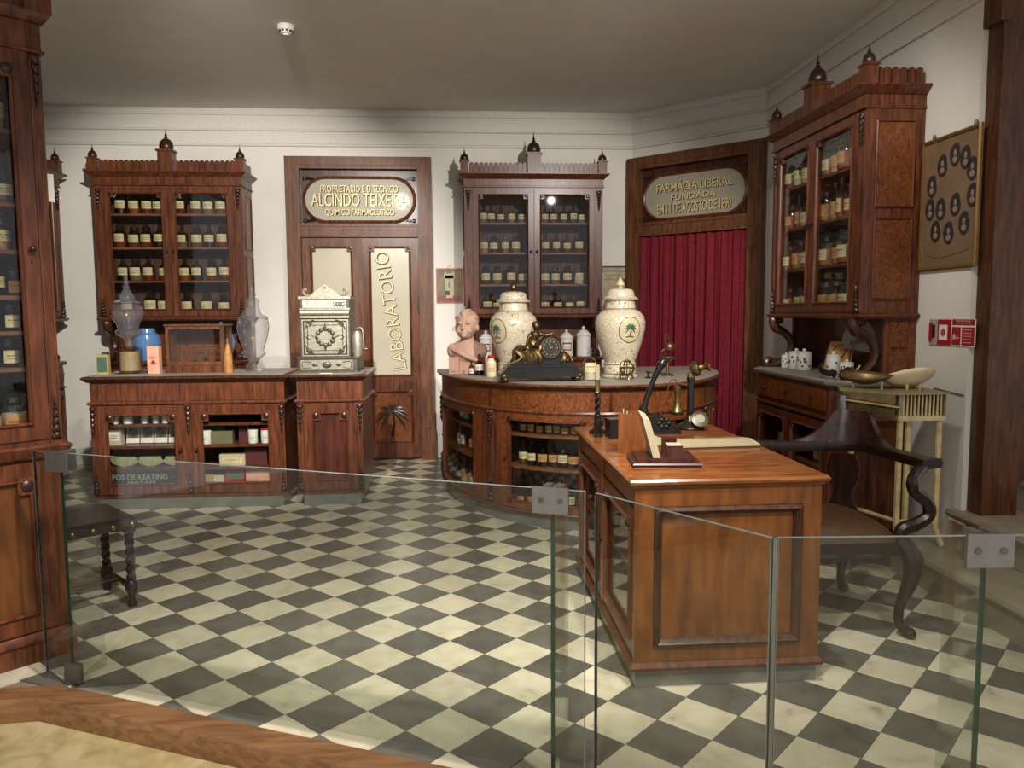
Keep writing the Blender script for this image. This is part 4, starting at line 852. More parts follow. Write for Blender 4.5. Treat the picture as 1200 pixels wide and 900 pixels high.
m = MB(XZ); m.sweep([(0, -.138), (.004, -.144), (.010, -.138)], rect(-.185, .145, .135, .395), True); m.sweep([(0, -.138), (.003, -.142), (.006, -.138)], rect(-.155, .115, .165, .365), True); m.build('plate_border', NICKD, fp)
m = MB(); cx, cz = -.02, .27
for k in range(12): a = 2*PI*k/12; m.ball((cx+.062*math.cos(a), -.140, cz+.062*math.sin(a)), (.018, .007, .018), 8, 5)
for sx in (-1, 1):
    for sz in (-1, 1):
        m.tube(catmull([(cx+sx*.15, -.140, cz+sz*.06), (cx+sx*.13, -.142, cz+sz*.10), (cx+sx*.10, -.142, cz+sz*.115), (cx+sx*.115, -.142, cz+sz*.085), (cx+sx*.135, -.142, cz+sz*.11), (cx+sx*.08, -.140, cz+sz*.13)], 4), .005, 5)
        m.ball((cx+sx*.125, -.140, cz+sz*.1), (.018, .006, .018), 8, 5)
    m.tube(catmull([(cx+sx*.085, -.140, cz), (cx+sx*.11, -.142, cz+.02), (cx+sx*.14, -.140, cz), (cx+sx*.11, -.142, cz-.02)], 4), .004, 5)
for sz in (-1, 1): m.tube([(cx, -.140, cz+sz*.07), (cx, -.142, cz+sz*.105)], [.012, .003], 6)
m.build('relief_scrolls', NICKD, fp); MB().box(cx-.05, cx+.05, -.146, -.138, cz-.018, cz+.018).build('name_cartouche', NICK, fp)
m = MB(); m.tube([(-.205, -.135, .455), (.165, -.135, .455)], .022, 12); m.box(-.205, .165, -.15, -.12, .415, .432); m.box(-.21, .17, -.14, -.12, .478, .49); m.build('roll_moulding', NICK, t)
MB().box(-.185, .145, -.137, -.131, .492, .555).build('indicator_window', plain('enamel_strip', 'a8a69e', .4), t)
for k, ch in enumerate('1301'):
    q = MB().box(.048+.021*k, .066+.021*k, -.141, -.137, .503, .535).build('indicator_tab', BLACK, t); text('digit', ch, WHITE, q, RX((.057+.021*k, -.1415, .519)), .009, .022, .0006)
m = MB(); m.box(-.215, .175, -.145, .23, .56, .58); m.build('top_plate', NICK, t)
m = MB(); out = [(-.135, .58), (.095, .58), (.08, .60), (.03, .635), (-.005, .662), (-.02, .672), (-.035, .662), (-.07, .635), (-.12, .60)]
m.prism(out, -.10, -.085, 'y')
for sx in (-1, 1): m.tube(catmull([(-.02+sx*.115, -.092, .585), (-.02+sx*.15, -.092, .59), (-.02+sx*.165, -.092, .62), (-.02+sx*.145, -.092, .635), (-.02+sx*.138, -.092, .618)], 4), [.008, .012, .012, .01, .005], 6)
m.ball((-.02, -.098, .648), .012, 8, 6); m.build('crest', NICK, t)
m = MB(); m.lathe([(.001, 0), (.035, .0), (.042, .04), (.042, .15), (.03, .19), (.001, .20)], 14, (.205, -.01, .118)); m.build('crank_housing', NICK, t)
m = MB(); m.tube(catmull([(.19, .05, .33), (.235, .05, .33), (.245, .04, .25), (.245, .03, .17)], 4), .009, 8); m.ball((.262, .03, .17), (.028, .014, .014), 8, 6); m.build('crank', NICKD, t)
p = MB().box(-.04, .05, -.035, .005, 0, .004).build('price_card', WHITE); place(p, (-.93, 2.29, Z1)); tag(p, 'small white card lying before the cash register', 'card')
# ------------------------------------------------------------------ on the bow counter (z .979)
ZB = .9792
JARM = None
def jar_mat():
    m, nt, b = _new('craquelure_porcelain'); N, L = nt.nodes, nt.links
    tc = N.new('ShaderNodeTexCoord')
    n = N.new('ShaderNodeTexNoise'); n.inputs['Scale'].default_value = 15; n.inputs['Detail'].default_value = 0; n.inputs['Distortion'].default_value = .5; L.new(tc.outputs['Object'], n.inputs['Vector'])
    k = N.new('ShaderNodeMath'); k.operation = 'MULTIPLY'; k.inputs[1].default_value = 26; L.new(n.outputs['Fac'], k.inputs[0])
    q = N.new('ShaderNodeMath'); q.operation = 'SINE'; L.new(k.outputs[0], q.inputs[0]); ab = N.new('ShaderNodeMath'); ab.operation = 'ABSOLUTE'; L.new(q.outputs[0], ab.inputs[0])
    r = N.new('ShaderNodeValToRGB'); e = r.color_ramp.elements; e[0].position = .12; e[0].color = S('8a7a64'); e[1].position = .42; e[1].color = S('c0b49c')
    L.new(ab.outputs[0], r.inputs['Fac']); L.new(r.outputs['Color'], b.inputs['Base Color']); b.inputs['Roughness'].default_value = .32; b.inputs['Coat Weight'].default_value = .2
    return m
JM = jar_mat(); MEDM = plain('medallion_glaze', 'b8aa86', .3, noise=.04); PG = plain('palm_green', '2f5a48', .5); PT = plain('palm_trunk', '5a3030', .5)
def big_jar(label, x, y, rz, s, knob):
    t = thing('apothecary_urn', label, 'urn', (x, y, ZB), rz)
    P = [(.001, 0), (.128, 0), (.132, .006), (.128, .02), (.118, .028), (.118, .10), (.112, .112), (.114, .125), (.13, .16), (.165, .27), (.184, .36), (.186, .41), (.172, .455), (.14, .488), (.115, .50), (.112, .515), (.106, .565), (.116, .572)]
    P = [(a*s, b_*s) for a, b_ in P]; MB().lathe(P, 36).build('body', JM, t)
    for z, r_ in ((.10, .119), (.03, .12), (.505, .115)): MB().lathe([(r_*s, (z-.004)*s), ((r_+.004)*s, z*s), (r_*s, (z+.004)*s)], 30).build('brown_band', plain('gold_band', '8c7a55', .4, .3), t)
    MB().lathe([(a*s, b_*s) for a, b_ in [(.118, .572), (.130, .574), (.132, .584), (.115, .592), (.106, .60), (.10, .63), (.088, .645), (.05, .655), (.001, .658)]], 32).build('lid', JM, t)
    MB().lathe([(a*s, b_*s) for a, b_ in [(.024, .653), (.016, .664), (.03, .678), (.031, .69), (.018, .713), (.001, .735)]], 16).build('lid_knob', knob, t)
    # medallion: a patch of the jar's own curved surface, with a palm on it
    def surf(u, v, off=0):      # u horizontal, v vertical around (0,.355)
        z = .355+v; r_ = None
        Q = [(p[0]/s, p[1]/s) for p in P]
        for i in range(len(Q)-1):
            if Q[i][1] <= z <= Q[i+1][1]: f = (z-Q[i][1])/(Q[i+1][1]-Q[i][1]); r_ = Q[i][0]+(Q[i+1][0]-Q[i][0])*f
        r_ += off; a = -PI/2+u/r_; return (r_*math.cos(a)*s, r_*math.sin(a)*s, z*s)
    m = MB(); R = .084; n = 28; vs = []; fs = []
    for j in range(5):
        for i in range(n): a = 2*PI*i/n; f = j/4; vs.append(surf(R*f*math.cos(a), R*f*math.sin(a)*1.08, .0025))
    for j in range(4):
        for i in range(n): fs.append((j*n+i, j*n+(i+1) % n, (j+1)*n+(i+1) % n, (j+1)*n+i))
    m.add(vs, fs); md = m.build('medallion', MEDM, t)
    MB().tube([surf(R*math.cos(2*PI*i/32), R*1.08*math.sin(2*PI*i/32), .003) for i in range(32)], .0028*s, 5, True).build('medallion_ring', plain('olive_ring', '4a4a34', .4), md)
    m = MB(); m.tube([surf(0, -.05, .004), surf(.004, -.01, .004), surf(0, .02, .004)], [.007*s, .005*s, .004*s], 6); m.build('palm_trunk', PT, md)
    m = MB()
    for a in (-35, 0, 30, 60, 90, 120, 150, 180, 215):
        c_ = math.radians(a); m.tube([surf(.045*f*math.cos(c_), .02+.045*f*math.sin(c_)-.018*f*f, .005) for f in (0, .3, .65, 1)], [.002*s, .006*s, .005*s, .001*s], 5)
    m.tube([surf(-.03, -.052, .004), surf(0, -.048, .004), surf(.03, -.052, .004)], .004*s, 5); m.build('palm_leaves', PG, md)
    return t
big_jar('tall cream urn with gilt-tipped lid behind the bronze clock', .475, 2.13, math.radians(-48), .955, GILT)
big_jar('tall cream urn with facing palm medallion at the right of the counter', 1.23, 1.92, math.radians(12), .975, MEDM)
# mantel clock
t = thing('mantel_clock', 'black marble mantel clock with a seated bronze figure', 'clock', (.625, 1.70, ZB), math.radians(4))
m = MB()
m.prism([(-.285, .028), (.285, .028), (.285, .06), (.26, .078), (.24, .105), (.215, .11), (.215, .128), (-.215, .128), (-.215, .11), (-.24, .105), (-.26, .078), (-.285, .06)], -.09, .09, 'y'); m.box(-.292, .292, -.097, .097, .03, .04); m.box(-.246, .246, -.096, .096, .098, .106); m.box(-.222, .222, -.096, .096, .12, .129); m.build('base', MARBK, t)
for x in (-.25, .25):
    for y in (-.075, .06):
        k = MB(); k.ball((x, y, .02), (.024, .02, .02), 8, 6); k.ball((x*1.05, y-.012, .04), (.02, .014, .016), 8, 6); k.build('gilt_foot', GILT, t)
m = MB(); m.lathe([(.001, -.065), (.085, -.065), (.088, -.05), (.088, .05), (.08, .065), (.001, .065)], 28) ; m.M = Matrix()
m = MB(RX((.06, 0, .228), 90)); m.lathe([(.001, -.06), (.082, -.06), (.086, -.05), (.086, .05), (.078, .062), (.001, .062)], 28); m.M = Matrix(); m.box(-.03, .15, -.055, .055, .128, .19); cs = m.build('case', MARBK, t)
MB(RX((.06, -.062, .228), 90)).lathe([(.058, 0), (.062, .006), (.068, .006), (.072, 0)], 28).build('bezel', BRASS, cs)
MB(RX((.06, -.0615, .228), 90)).lathe([(.001, .002), (.058, .002), (.058, 0)], 28).build('dial', plain('dial_black', '1d1c18', .4), cs)
m = MB()
for k in range(12): a = 2*PI*k/12; m.box(.06+.048*math.sin(a)-.002, .06+.048*math.sin(a)+.002, -.0655, -.0635, .228+.048*math.cos(a)-.004, .228+.048*math.cos(a)+.004)
m.tube([(.06, -.066, .228), (.078, -.066, .235)], .0014, 4); m.tube([(.06, -.066, .228), (.05, -.066, .262)], .0012, 4); m.ball((.06, -.066, .228), .004, 6, 5); m.build('hands_and_marks', plain('pale_gilt', 'b8a468', .5), cs)
m = MB()   # seated putto with drapery
m.ball((-.03, -.02, .375), (.026, .026, .03), 12, 8); m.ball((-.03, -.012, .388), (.03, .03, .024), 12, 8); m.ball((-.035, -.045, .372), (.006, .006, .006), 6, 5)
m.tube([(-.032, -.015, .352), (-.034, -.01, .335)], [.012, .014], 8); m.tube(catmull([(-.034, -.01, .338), (-.04, -.005, .30), (-.055, 0, .25)], 3), [.034, .036, .03, .036], 10, sx=1.1)
m.tube(catmull([(.0, -.015, .325), (.03, -.03, .315), (.07, -.03, .322)], 3), [.015, .013, .009], 8); m.tube(catmull([(-.068, -.01, .322), (-.09, -.03, .285), (-.10, -.05, .255)], 3), [.015, .012, .009], 8)
m.ball((.078, -.03, .325), .011, 8, 6); m.ball((-.103, -.055, .248), .011, 8, 6)
m.tube(catmull([(-.04, -.01, .25), (-.005, -.05, .235), (-.03, -.06, .18), (-.035, -.06, .145)], 3), [.028, .024, .018, .012], 8); m.tube(catmull([(-.065, -.01, .245), (-.10, -.055, .225), (-.09, -.065, .17), (-.10, -.065, .14)], 3), [.028, .024, .018, .012], 8)
m.ball((-.035, -.075, .138), (.012, .024, .010), 8, 5); m.ball((-.10, -.08, .138), (.012, .024, .010), 8, 5)
remesh(m, 'bronze_figure', GILT, t, .0045, 3)
m = MB()
for k in range(7):
    a = random.uniform(-.2, .2); x = -.15+.022*k; m.tube(catmull([(x-.03, -.02, .23-.012*abs(k-3)), (x-.02, -.055, .205), (x+.01, -.07, .165), (x-.015+a*.1, -.075, .134)], 4), [.012, .018, .016, .008], 7)
m.ball((-.13, -.01, .19), (.06, .045, .06), 12, 8); m.tube(catmull([(-.13, -.03, .24), (-.18, -.04, .21), (-.19, -.05, .16), (-.215, -.05, .135)], 4), [.014, .02, .014, .006], 7)
m.tube(catmull([(-.15, -.06, .215), (-.125, -.075, .235), (-.10, -.075, .215), (-.12, -.08, .20)], 4), .010, 6); m.build('bronze_drapery', GILT, t)
m = MB(); m.lathe([(.045, .128), (.048, .14), (.04, .165), (.022, .19), (.006, .205)], 16, (.165, -.01, 0), flute=.15, nf=14); m.tube(catmull([(.17, -.03, .20), (.2, -.04, .175), (.215, -.05, .135)], 4), .006, 6)
for x in (.145, .18): m.ball((x, -.055, .14), .014, 8, 6)
m.build('bronze_trophy', GILT, t)
# terracotta bust
t = thing('child_bust', 'pink terracotta bust of a smiling child at the left end of the counter', 'bust', (.135, 2.47, ZB), math.radians(-18))
m = MB()
m.ball((0, 0, .375), (.082, .095, .098), 16, 12); m.ball((0, .015, .40), (.090, .098, .085), 16, 12); m.ball((0, -.035, .325), (.066, .066, .06), 14, 10)
for sx in (-1, 1):
    m.ball((sx*.038, -.072, .335), (.032, .028, .028), 10, 8); m.ball((sx*.086, .005, .355), (.012, .022, .028), 8, 6); m.ball((sx*.034, -.09, .395), (.026, .014, .010), 8, 6)
m.ball((0, -.105, .352), (.015, .018, .015), 8, 6); m.tube([(0, -.092, .39), (0, -.104, .36)], [.009, .012], 6); m.ball((0, -.092, .296), (.026, .02, .018), 8, 6)
m.tube(catmull([(-.03, -.090, .327), (0, -.103, .318), (.03, -.090, .327)], 3), [.005, .009, .005], 6); m.tube(catmull([(-.024, -.088, .318), (0, -.100, .306), (.024, -.088, .318)], 3), [.005, .009, .005], 6)
m.ball((0, .028, .41), (.089, .092, .086), 16, 12)
for a, b_, c_ in ((-.045, -.065, .437), (-.01, -.078, .447), (.03, -.07, .445), (-.075, -.03, .42), (.075, -.03, .42), (.065, -.05, .43)): m.ball((a, b_+.022, c_+.012), (.024, .018, .016), 8, 6)
m.tube(catmull([(-.03, -.045, .475), (0, -.055, .487), (.035, -.03, .493), (.03, .02, .498)], 4), [.006, .012, .012, .006], 7)
m.tube([(0, .01, .29), (0, .015, .235)], [.052, .06], 12); m.ball((0, .01, .19), (.135, .075, .075), 16, 10); m.ball((-.115, 0, .175), (.05, .055, .06), 10, 8); m.ball((.115, 0, .175), (.05, .055, .06), 10, 8); m.ball((0, -.025, .15), (.11, .06, .08), 14, 10)
m.tube(catmull([(-.13, -.03, .2), (-.04, -.08, .165), (.06, -.085, .12), (.12, -.05, .10)], 4), [.018, .022, .02, .016], 8)
hd = remesh(m, 'bust', TERRA, t, .006, 3)
m = MB(); m.box(-.13, .13, -.075, .07, 0, .03); m.box(-.115, .115, -.065, .06, .03, .10); m.box(-.12, -.04, -.10, -.06, 0, .13); m.box(-.095, -.06, -.108, -.1, .02, .11); m.build('plinth', TERRA, t)
# small bottles in front of the bust
bottle('tall', AMB, LAB3, CON[3], (.163, 2.25, ZB), 0, 'small brown bottle with white label before the bust', 'small bottles before the bust', .62, .75)
bottle('round', AMB, LAB3, CON[3], (.222, 2.24, ZB), 0, 'brown bottle with large white label and dark stopper before the bust', 'small bottles before the bust', .75, 1.05)
o = box_item('wooden_flask', 'flat tan wooden bottle case standing beside the brown bottle', 'case', .285, 2.22, .042, .03, .135, plain('tan_wood', '9a6a44', .6), None, 0, ZB); MB().box(.022, .052, -.01, .02, 0, .135).build('dark_side', BLACK, o)
t = thing('tablet_bottle', 'small cream bottle with red cap at the counter front', 'bottle', (.305, 2.09, ZB)); MB().lathe([(.001, 0), (.036, 0), (.038, .005), (.037, .105), (.022, .125), (.021, .14)], 16).build('body', plain('cream_bottle', 'c9bd9e', .5), t); MB().lathe([(.024, .138), (.024, .158), (.001, .16)], 14).build('cap', RED, t); MB().lathe([(.0383, .02), (.0383, .09)], 8, a0=-PI/2-.9, a1=-PI/2+.9).build('label', LAB, t)
bottle('round', CLR, LAB, CON[2], (.975, 1.72, ZB), 0, 'clear stoppered bottle with cream label between clock and urn', None, 1.0, 1.12)
# white porcelain jars on the middle dresser base
for x, lb, h in ((.335, 1, .88), (1.115, 1, .9), (1.28, 0, 1.0)):
    t = thing('porcelain_jar', {.335: 'white porcelain jar with framed label beside the bust', 1.115: 'white porcelain jar with framed label behind the clock', 1.28: 'plain white porcelain jar left of the right urn'}[x], 'jar', (x, 3.83, 1.0306), 0)
    s = h; MB().lathe([(.001, 0), (.068*s, 0), (.068*s, .19*s), (.072*s, .195*s)], 20).build('body', PORC, t); MB().lathe([(.076*s, .195*s), (.074*s, .205*s), (.04*s, .245*s), (.014*s, .255*s), (.019*s, .275*s), (.001, .29*s)], 18).build('lid', PORC, t)
    if lb:
        l = MB().lathe([(.0688*s, .06*s), (.0688*s, .145*s)], 8, a0=-PI/2-.75, a1=-PI/2+.75).build('label', plain('red_border', '7a3a2c', .6), t); MB().lathe([(.0695*s, .075*s), (.0695*s, .13*s)], 8, a0=-PI/2-.6, a1=-PI/2+.6).build('label_face', LAB3, l)
# brass openwork string ball
t = thing('string_holder', 'brass openwork ball on three feet before the right urn', 'string holder', (1.225, 1.66, ZB))
m = MB(); R = .052; zc = .085
for k in range(7): a = PI*k/7; m.tube([(R*math.cos(p)*math.cos(a), R*math.cos(p)*math.sin(a), zc+R*math.sin(p)) for p in [2*PI*i/20 for i in range(20)]], .0045, 5, True)
m.tube([(R*math.cos(2*PI*i/20), R*math.sin(2*PI*i/20), zc) for i in range(20)], .006, 5, True); m.ball((0, 0, zc+R), .012, 8, 6); m.build('openwork_ball', BRASS, t)
for k in range(3): a = 2*PI*k/3+.5; MB().tube(catmull([(.02*math.cos(a), .02*math.sin(a), .035), (.045*math.cos(a), .045*math.sin(a), .03), (.058*math.cos(a), .058*math.sin(a), .006)], 3), [.008, .007, .008], 6).build('foot', BRASS, t)
t = thing('spool', 'tiny dark spool standing on the bow counter', 'spool', (1.41, 1.80, ZB)); MB().lathe([(.022, 0), (.022, .006), (.007, .012), (.007, .034), (.018, .04), (.018, .046), (.001, .046)], 12).build('spool', IRON, t)
t = thing('hanging_lamp_stand', 'brass ball on a hooked wire above a funnel stand', 'lamp', (1.60, 1.98, ZB))
MB().lathe([(.045, 0), (.045, .008), (.012, .02), (.008, .09), (.02, .105), (.058, .135), (.058, .142), (.001, .142)], 18).build('funnel_stand', BRASS, t)
MB().ball((.012, 0, .21), .040, 14, 10).build('brass_ball', plain('copper_ball', '7a5340', .35, .8), t); MB().tube(catmull([(-.04, 0, .14), (-.05, 0, .175), (-.02, 0, .205), (-.02, 0, .27), (-.01, 0, .315), (.012, 0, .25)], 4), .003, 6).build('wire_hook', BRASS, t)
# ------------------------------------------------------------------ desk
DX0, DX1, DY0, DY1, DZ = .712, 1.442, -.80, .56, .82
dk = thing('desk', 'mahogany pedestal desk with panelled end and glazed side doors', 'desk', ((DX0+DX1)/2, (DY0+DY1)/2, 0))
hx, hy = (DX1-DX0)/2, (DY1-DY0)/2
MB().box(-hx+.004, hx-.004, -hy+.004, hy-.004, 0, .072).build('kick_plate', ZINC, dk)
MB().sweep([(0, .07), (.016, .07), (.018, .082), (.006, .10), (0, .10)], [(-hx, -hy), (-hx, hy), (hx, hy), (hx, -hy)][::-1], True).build('base_moulding', WD, dk)
m = MB(); m.box(-hx+.02, hx, -hy+.016, hy, .07, .11); m.box(-hx+.01, hx, -hy+.016, hy, .70, .785); m.box(hx-.02, hx, -hy+.016, hy-.01, .10, .70); m.box(-hx+.02, hx-.02, hy-.03, hy-.005, .10, .70); m.box(-hx+.35, -hx+.36, -hy+.03, hy-.03, .10, .70); m.box(-hx+.02, hx-.02, -hy+.016, -hy+.03, .10, .70)
m.box(-hx, -hx+.05, -.03, .02, .10, .785); m.box(-hx, -hx+.05, hy-.05, hy, .10, .785); m.build('carcass', WDD, dk)
e = MB(); e.box(-hx, -hx+.085, -hy, -hy+.02, .10, .785); e.box(hx-.085, hx, -hy, -hy+.02, .10, .785); e.box(-hx+.085, hx-.085, -hy, -hy+.02, .70, .785); e.box(-hx+.085, hx-.085, -hy, -hy+.02, .10, .17); e = e.build('end_frame', WDD, dk)
MB().box(-hx+.08, hx-.08, -hy+.012, -hy+.02, .16, .71).build('end_panel', WDD, dk)
MB(XZ).sweep([(-.012, -hy), (-.008, -hy-.012), (.004, -hy-.018), (.014, -hy-.010), (.020, -hy+.004), (.024, -hy+.012), (-.012, -hy+.012)], rect(-hx+.085, hx-.085, .17, .70), True).build('panel_moulding', WD2, e)
MB().sweep([(-.02, .785), (.006, .785), (.012, .795), (.022, .80), (.024, .81), (.018, DZ), (-.02, DZ)], [(-hx, -hy), (-hx, hy), (hx, hy), (hx, -hy)][::-1], True).build('top_edge', WDT, dk)
MB().box(-hx+.005, hx-.005, -hy+.005, hy-.005, .786, DZ+.001).build('desk_top', WDT, dk)
for a, b in ((-hy+.02, -.03), (.02, hy-.05)):
    d = glazed_door(dk, -b, -a, .11, .695, 0, st=.05, th=.022, knob=-1 if a < -.1 else 1, pane=PANE); d.location = (-hx+.002, 0, 0); d.rotation_euler = (0, 0, -PI/2)
MB().box(-hx+.03, -hx+.34, -hy+.04, hy-.04, .40, .415).build('shelf', WSH, dk)
for k, (y, z, kd, g) in enumerate(((-.55, .1105, 'jar', CLR), (-.25, .1105, 'wide', DRK), (.02, .1105, 'round', CLR), (.25, .1105, 'jar', GRN), (-.42, .4155, 'round', CLR), (-.1, .4155, 'jar', CLR), (.22, .4155, 'wide', CLR))):
    bottle(kd, g, LAB, rnd(CON), (DX0+.15, y-.03, z), -PI/2, f'{LOOK[g.name]} jar inside the desk, {ORD[k % 4]} from the end panel on its {"lower" if z < .3 else "upper"} shelf', 'jars inside the desk', 1.1)
ZD = DZ+.0014
# candlestick
t = thing('candlestick', 'dark barley-twist candlestick with a pale candle on the desk', 'candlestick', (.775, .33, ZD))
MB().lathe([(.045, 0), (.045, .012), (.025, .022), (.018, .04), (.022, .05), (.012, .06)], 16).build('base', WDK, t)
m = MB()
for ph in (0, PI): m.tube([(.008*math.cos(ph+k*.55), .008*math.sin(ph+k*.55), .055+.0065*k) for k in range(24)], .009, 7)
m.build('twisted_stem', WDK, t); MB().lathe([(.011, .205), (.016, .212), (.012, .225), (.013, .275), (.016, .278), (.001, .279)], 12).build('socket', BRASS, t); MB().lathe([(.012, .279), (.0115, .355), (.001, .356)], 12).build('candle', PAPER, t)
o = MB().box(-.035, .035, -.04, .04, 0, .085).build('black_box', BLACK); place(o, (.83, .17, ZD), .1); tag(o, 'small black box beside the candlestick on the desk', 'box'); MB().box(-.038, .038, -.043, .043, .085, .097).build('lid', WDK, o)
t = thing('figurine', 'small dark cast figurine beside the candlestick foot', 'figurine', (.745+.01, .20, ZD)); m = MB(); m.lathe([(.022, 0), (.022, .008), (.012, .015), (.010, .05), (.018, .07), (.012, .095)], 10); m.ball((0, 0, .105), .012, 8, 6); m.ball((.012, 0, .07), (.014, .01, .02), 8, 6); m.build('figurine_body', IRON, t)
# wooden letter holder with papers
t = thing('letter_holder', 'upright wooden letter holder stuffed with papers', 'letter holder', (.835, -.20, ZD), math.radians(-12))
for y in (-.075, .06): MB().prism([(-.06, 0), (.06, 0), (.06, .135), (.03, .17), (-.06, .18)], y, y+.012, 'y').build('side_board', WDD, t)
MB().box(-.06, -.048, -.063, .06, 0, .165).build('back_board', WDD, t); MB().box(-.048, .06, -.063, .06, 0, .012).build('bottom_board', WDD, t); MB().box(.05, .06, -.063, .06, .012, .13).build('front_board', WDD, t)
for k in range(5): MB().box(-.04+.017*k, -.036+.017*k, -.055, .052, .013, .178-.006*k+random.uniform(-.006, .008)).build('paper_sheet', PAPER, t)
# ink stand
t = thing('ink_stand', 'stepped dark wooden ink stand with a letter rack and two blocks', 'ink stand', (.905, -.50, ZD), math.radians(-6))
m = MB(); m.box(-.14, .13, -.115, .115, 0, .02); m.box(-.125, .115, -.10, .10, .02, .034); m.build('base', wood('inkstand_wood', '2a1512', '4f2a24', rough=.3), t)
MB().sweep([(0, .008), (.006, .012), (0, .018)], [(-.14, -.115), (-.14, .115), (.13, .115), (.13, -.115)][::-1], True).build('bead_edge', CARVE, t)
m = MB(); m.box(-.0, .06, -.085, -.035, .034, .085); m.build('block', MATS['inkstand_wood'], t); MB().box(-.003, .055, -.088, -.032, .085, .09).build('paper_slip', PAPER, t)
MB().box(.0, .055, .03, .085, .034, .095).build('block', MATS['inkstand_wood'], t)
m = MB(); m.hexa([(-.06, -.09, .036), (-.03, -.09, .036), (-.03, .06, .036), (-.06, .06, .036)], [(-.105, -.09, .20), (-.075, -.09, .19), (-.075, .06, .20), (-.105, .06, .215)]); m.build('letters', PAPER, t)
m = MB(); m.tube([(-.036-.045*(.5+.5*math.sin(a))-.0, -.02+.05*math.cos(a), .10+.06*math.sin(a)) for a in [2*PI*k/20 for k in range(20)]], .003, 5, True); m.build('wire_ring', IRON, t)
# seal press
t = thing('seal_press', 'black cast-iron seal press with a raised lever handle', 'seal press', (1.06, .32, ZD), math.radians(-5))
m = MB(); m.box(-.15, .14, -.07, .05, 0, .02); m.prism([(-.02, .02), (.11, .02), (.10, .05), (.06, .085), (.02, .095), (-.02, .08), (-.05, .085), (-.05, .06), (-.02, .05)], -.03, .03, 'y'); m.build('frame', IRON, t)
MB().lathe([(.048, .02), (.048, .028), (.03, .032), (.001, .033)], 18, (-.06, 0, 0)).build('die', plain('copper_die', '7a3f2c', .4, .7), t); MB().lathe([(.024, .06), (.026, .10), (.022, .13), (.012, .14)], 14, (-.045, 0, 0)).build('collar', IRON, t)
MB().tube(catmull([(-.045, 0, .12), (-.02, 0, .20), (.005, 0, .27), (.025, 0, .315), (.05, 0, .36), (.062, 0, .385)], 4), [.016, .015, .013, .016, .022, .010], 10).build('lever', BLACK, t)
m = MB()
for k in range(6): a = 2*PI*k/6; m.ball((.06+.025*math.cos(a), -.032, .05+.02*math.sin(a)), (.012, .005, .012), 6, 5)
m.build('relief', IRON, t)
# candlestick telephone
t = thing('candlestick_telephone', 'black candlestick telephone with brass receiver at the desk end', 'telephone', (1.295, .42, ZD))
MB().lathe([(.075, 0), (.078, .008), (.07, .02), (.045, .032), (.028, .05), (.02, .075)], 24).build('base', plain('phone_bronze', '3a3224', .35, .7), t)
MB().lathe([(.019, .07), (.018, .255), (.022, .26), (.022, .275), (.012, .285)], 16).build('column', BLACK, t); MB().lathe([(.02, .262), (.022, .27), (.016, .30), (.001, .302)], 14).build('brass_collar', BRASS, t)
m = MB(Matrix.Translation((.03, -.005, .325)) @ Matrix.Rotation(math.radians(75), 4, 'Y') @ Matrix.Rotation(math.radians(25), 4, 'X')); m.lathe([(.001, -.03), (.03, -.03), (.042, -.012), (.042, .012), (.02, .018), (.014, .035), (.022, .055), (.032, .066), (.028, .066), (.001, .04)], 20); m.build('mouthpiece', BRASS, t)
m = MB(Matrix.Translation((.03, -.07, .06)) @ Matrix.Rotation(math.radians(55), 4, 'X')); m.lathe([(.044, -.008), (.046, .004), (.03, .010), (.001, .011)], 20); dl = m.build('dial', NICKD, t)
m = MB(Matrix.Translation((.03, -.07, .06)) @ Matrix.Rotation(math.radians(55), 4, 'X')); m.lathe([(.026, .0105), (.001, .0125)], 16); m.build('dial_face', plain('dial_ivory', '8a8268', .5), dl)
m = MB(); m.tube([(-.02, 0, .235), (-.07, 0, .245)], .005, 6); m.build('hook', BRASS, t)
MB().lathe([(.030, .085), (.032, .095), (.018, .125), (.014, .17), (.020, .205), (.022, .225), (.012, .235)], 16, (-.072, 0, .0)).build('receiver', BRASS, t); MB().lathe([(.001, .075), (.030, .078), (.032, .088)], 16, (-.072, 0, 0)).build('earpiece', BLACK, t)
MB().tube(catmull([(-.072, 0, .235), (-.085, 0, .265), (-.115, .0, .25), (-.135, 0, .15), (-.16, .02, .05), (-.10, .05, .01)], 5), .0028, 5).build('cord', plain('brown_cord', '4a2e20', .8), t)
# ledger and papers
t = thing('ledger', 'open ledger lying flat at the right of the desk', 'book', (1.235, -.075, ZD), math.radians(3))
MB().box(-.19, .21, -.115, .115, 0, .006).build('cover', LEATH, t)
for sy, nm in ((-1, 'near_pages'), (1, 'far_pages')):
    m = MB(); y0, y1 = (-.11, -.002) if sy < 0 else (.002, .11)
    m.hexa([(-.185, y0, .006), (.205, y0, .006), (.205, y1, .006), (-.185, y1, .006)], [(-.185, y0, .014 if sy < 0 else .024), (.205, y0, .014 if sy < 0 else .024), (.205, y1, .024 if sy < 0 else .012), (-.185, y1, .024 if sy < 0 else .012)]); pg = m.build('pages', plain('page_cream', '9c9070', .8, noise=.05), t)
    for k in range(6):
        q = (k+.6)/6.2; y = y0+(y1-y0)*q; z = (.014+.010*q if sy < 0 else .024-.012*q)+.0004; MB().box(-.165, .185, y-.0012, y+.0012, z-.0006, z+.0004).build('ruled_line', plain('faded_ink', '7a6c50', .8), pg)
for k, (x, y, a, w) in enumerate(((1.0, -.02, .3, .13), (1.04, .04, -.2, .12), (.985, .10, .1, .10))):
    o = MB().box(-w/2, w/2, -.05, .05, 0, .003+.003*k).build('loose_paper', PAPER); place(o, (x, y+.02*k, ZD), a); tag(o, ('cream paper sheet left of the ledger', 'folded paper touching the ledger corner', 'paper slip in front of the seal press')[k], 'paper', 'loose papers on the desk')
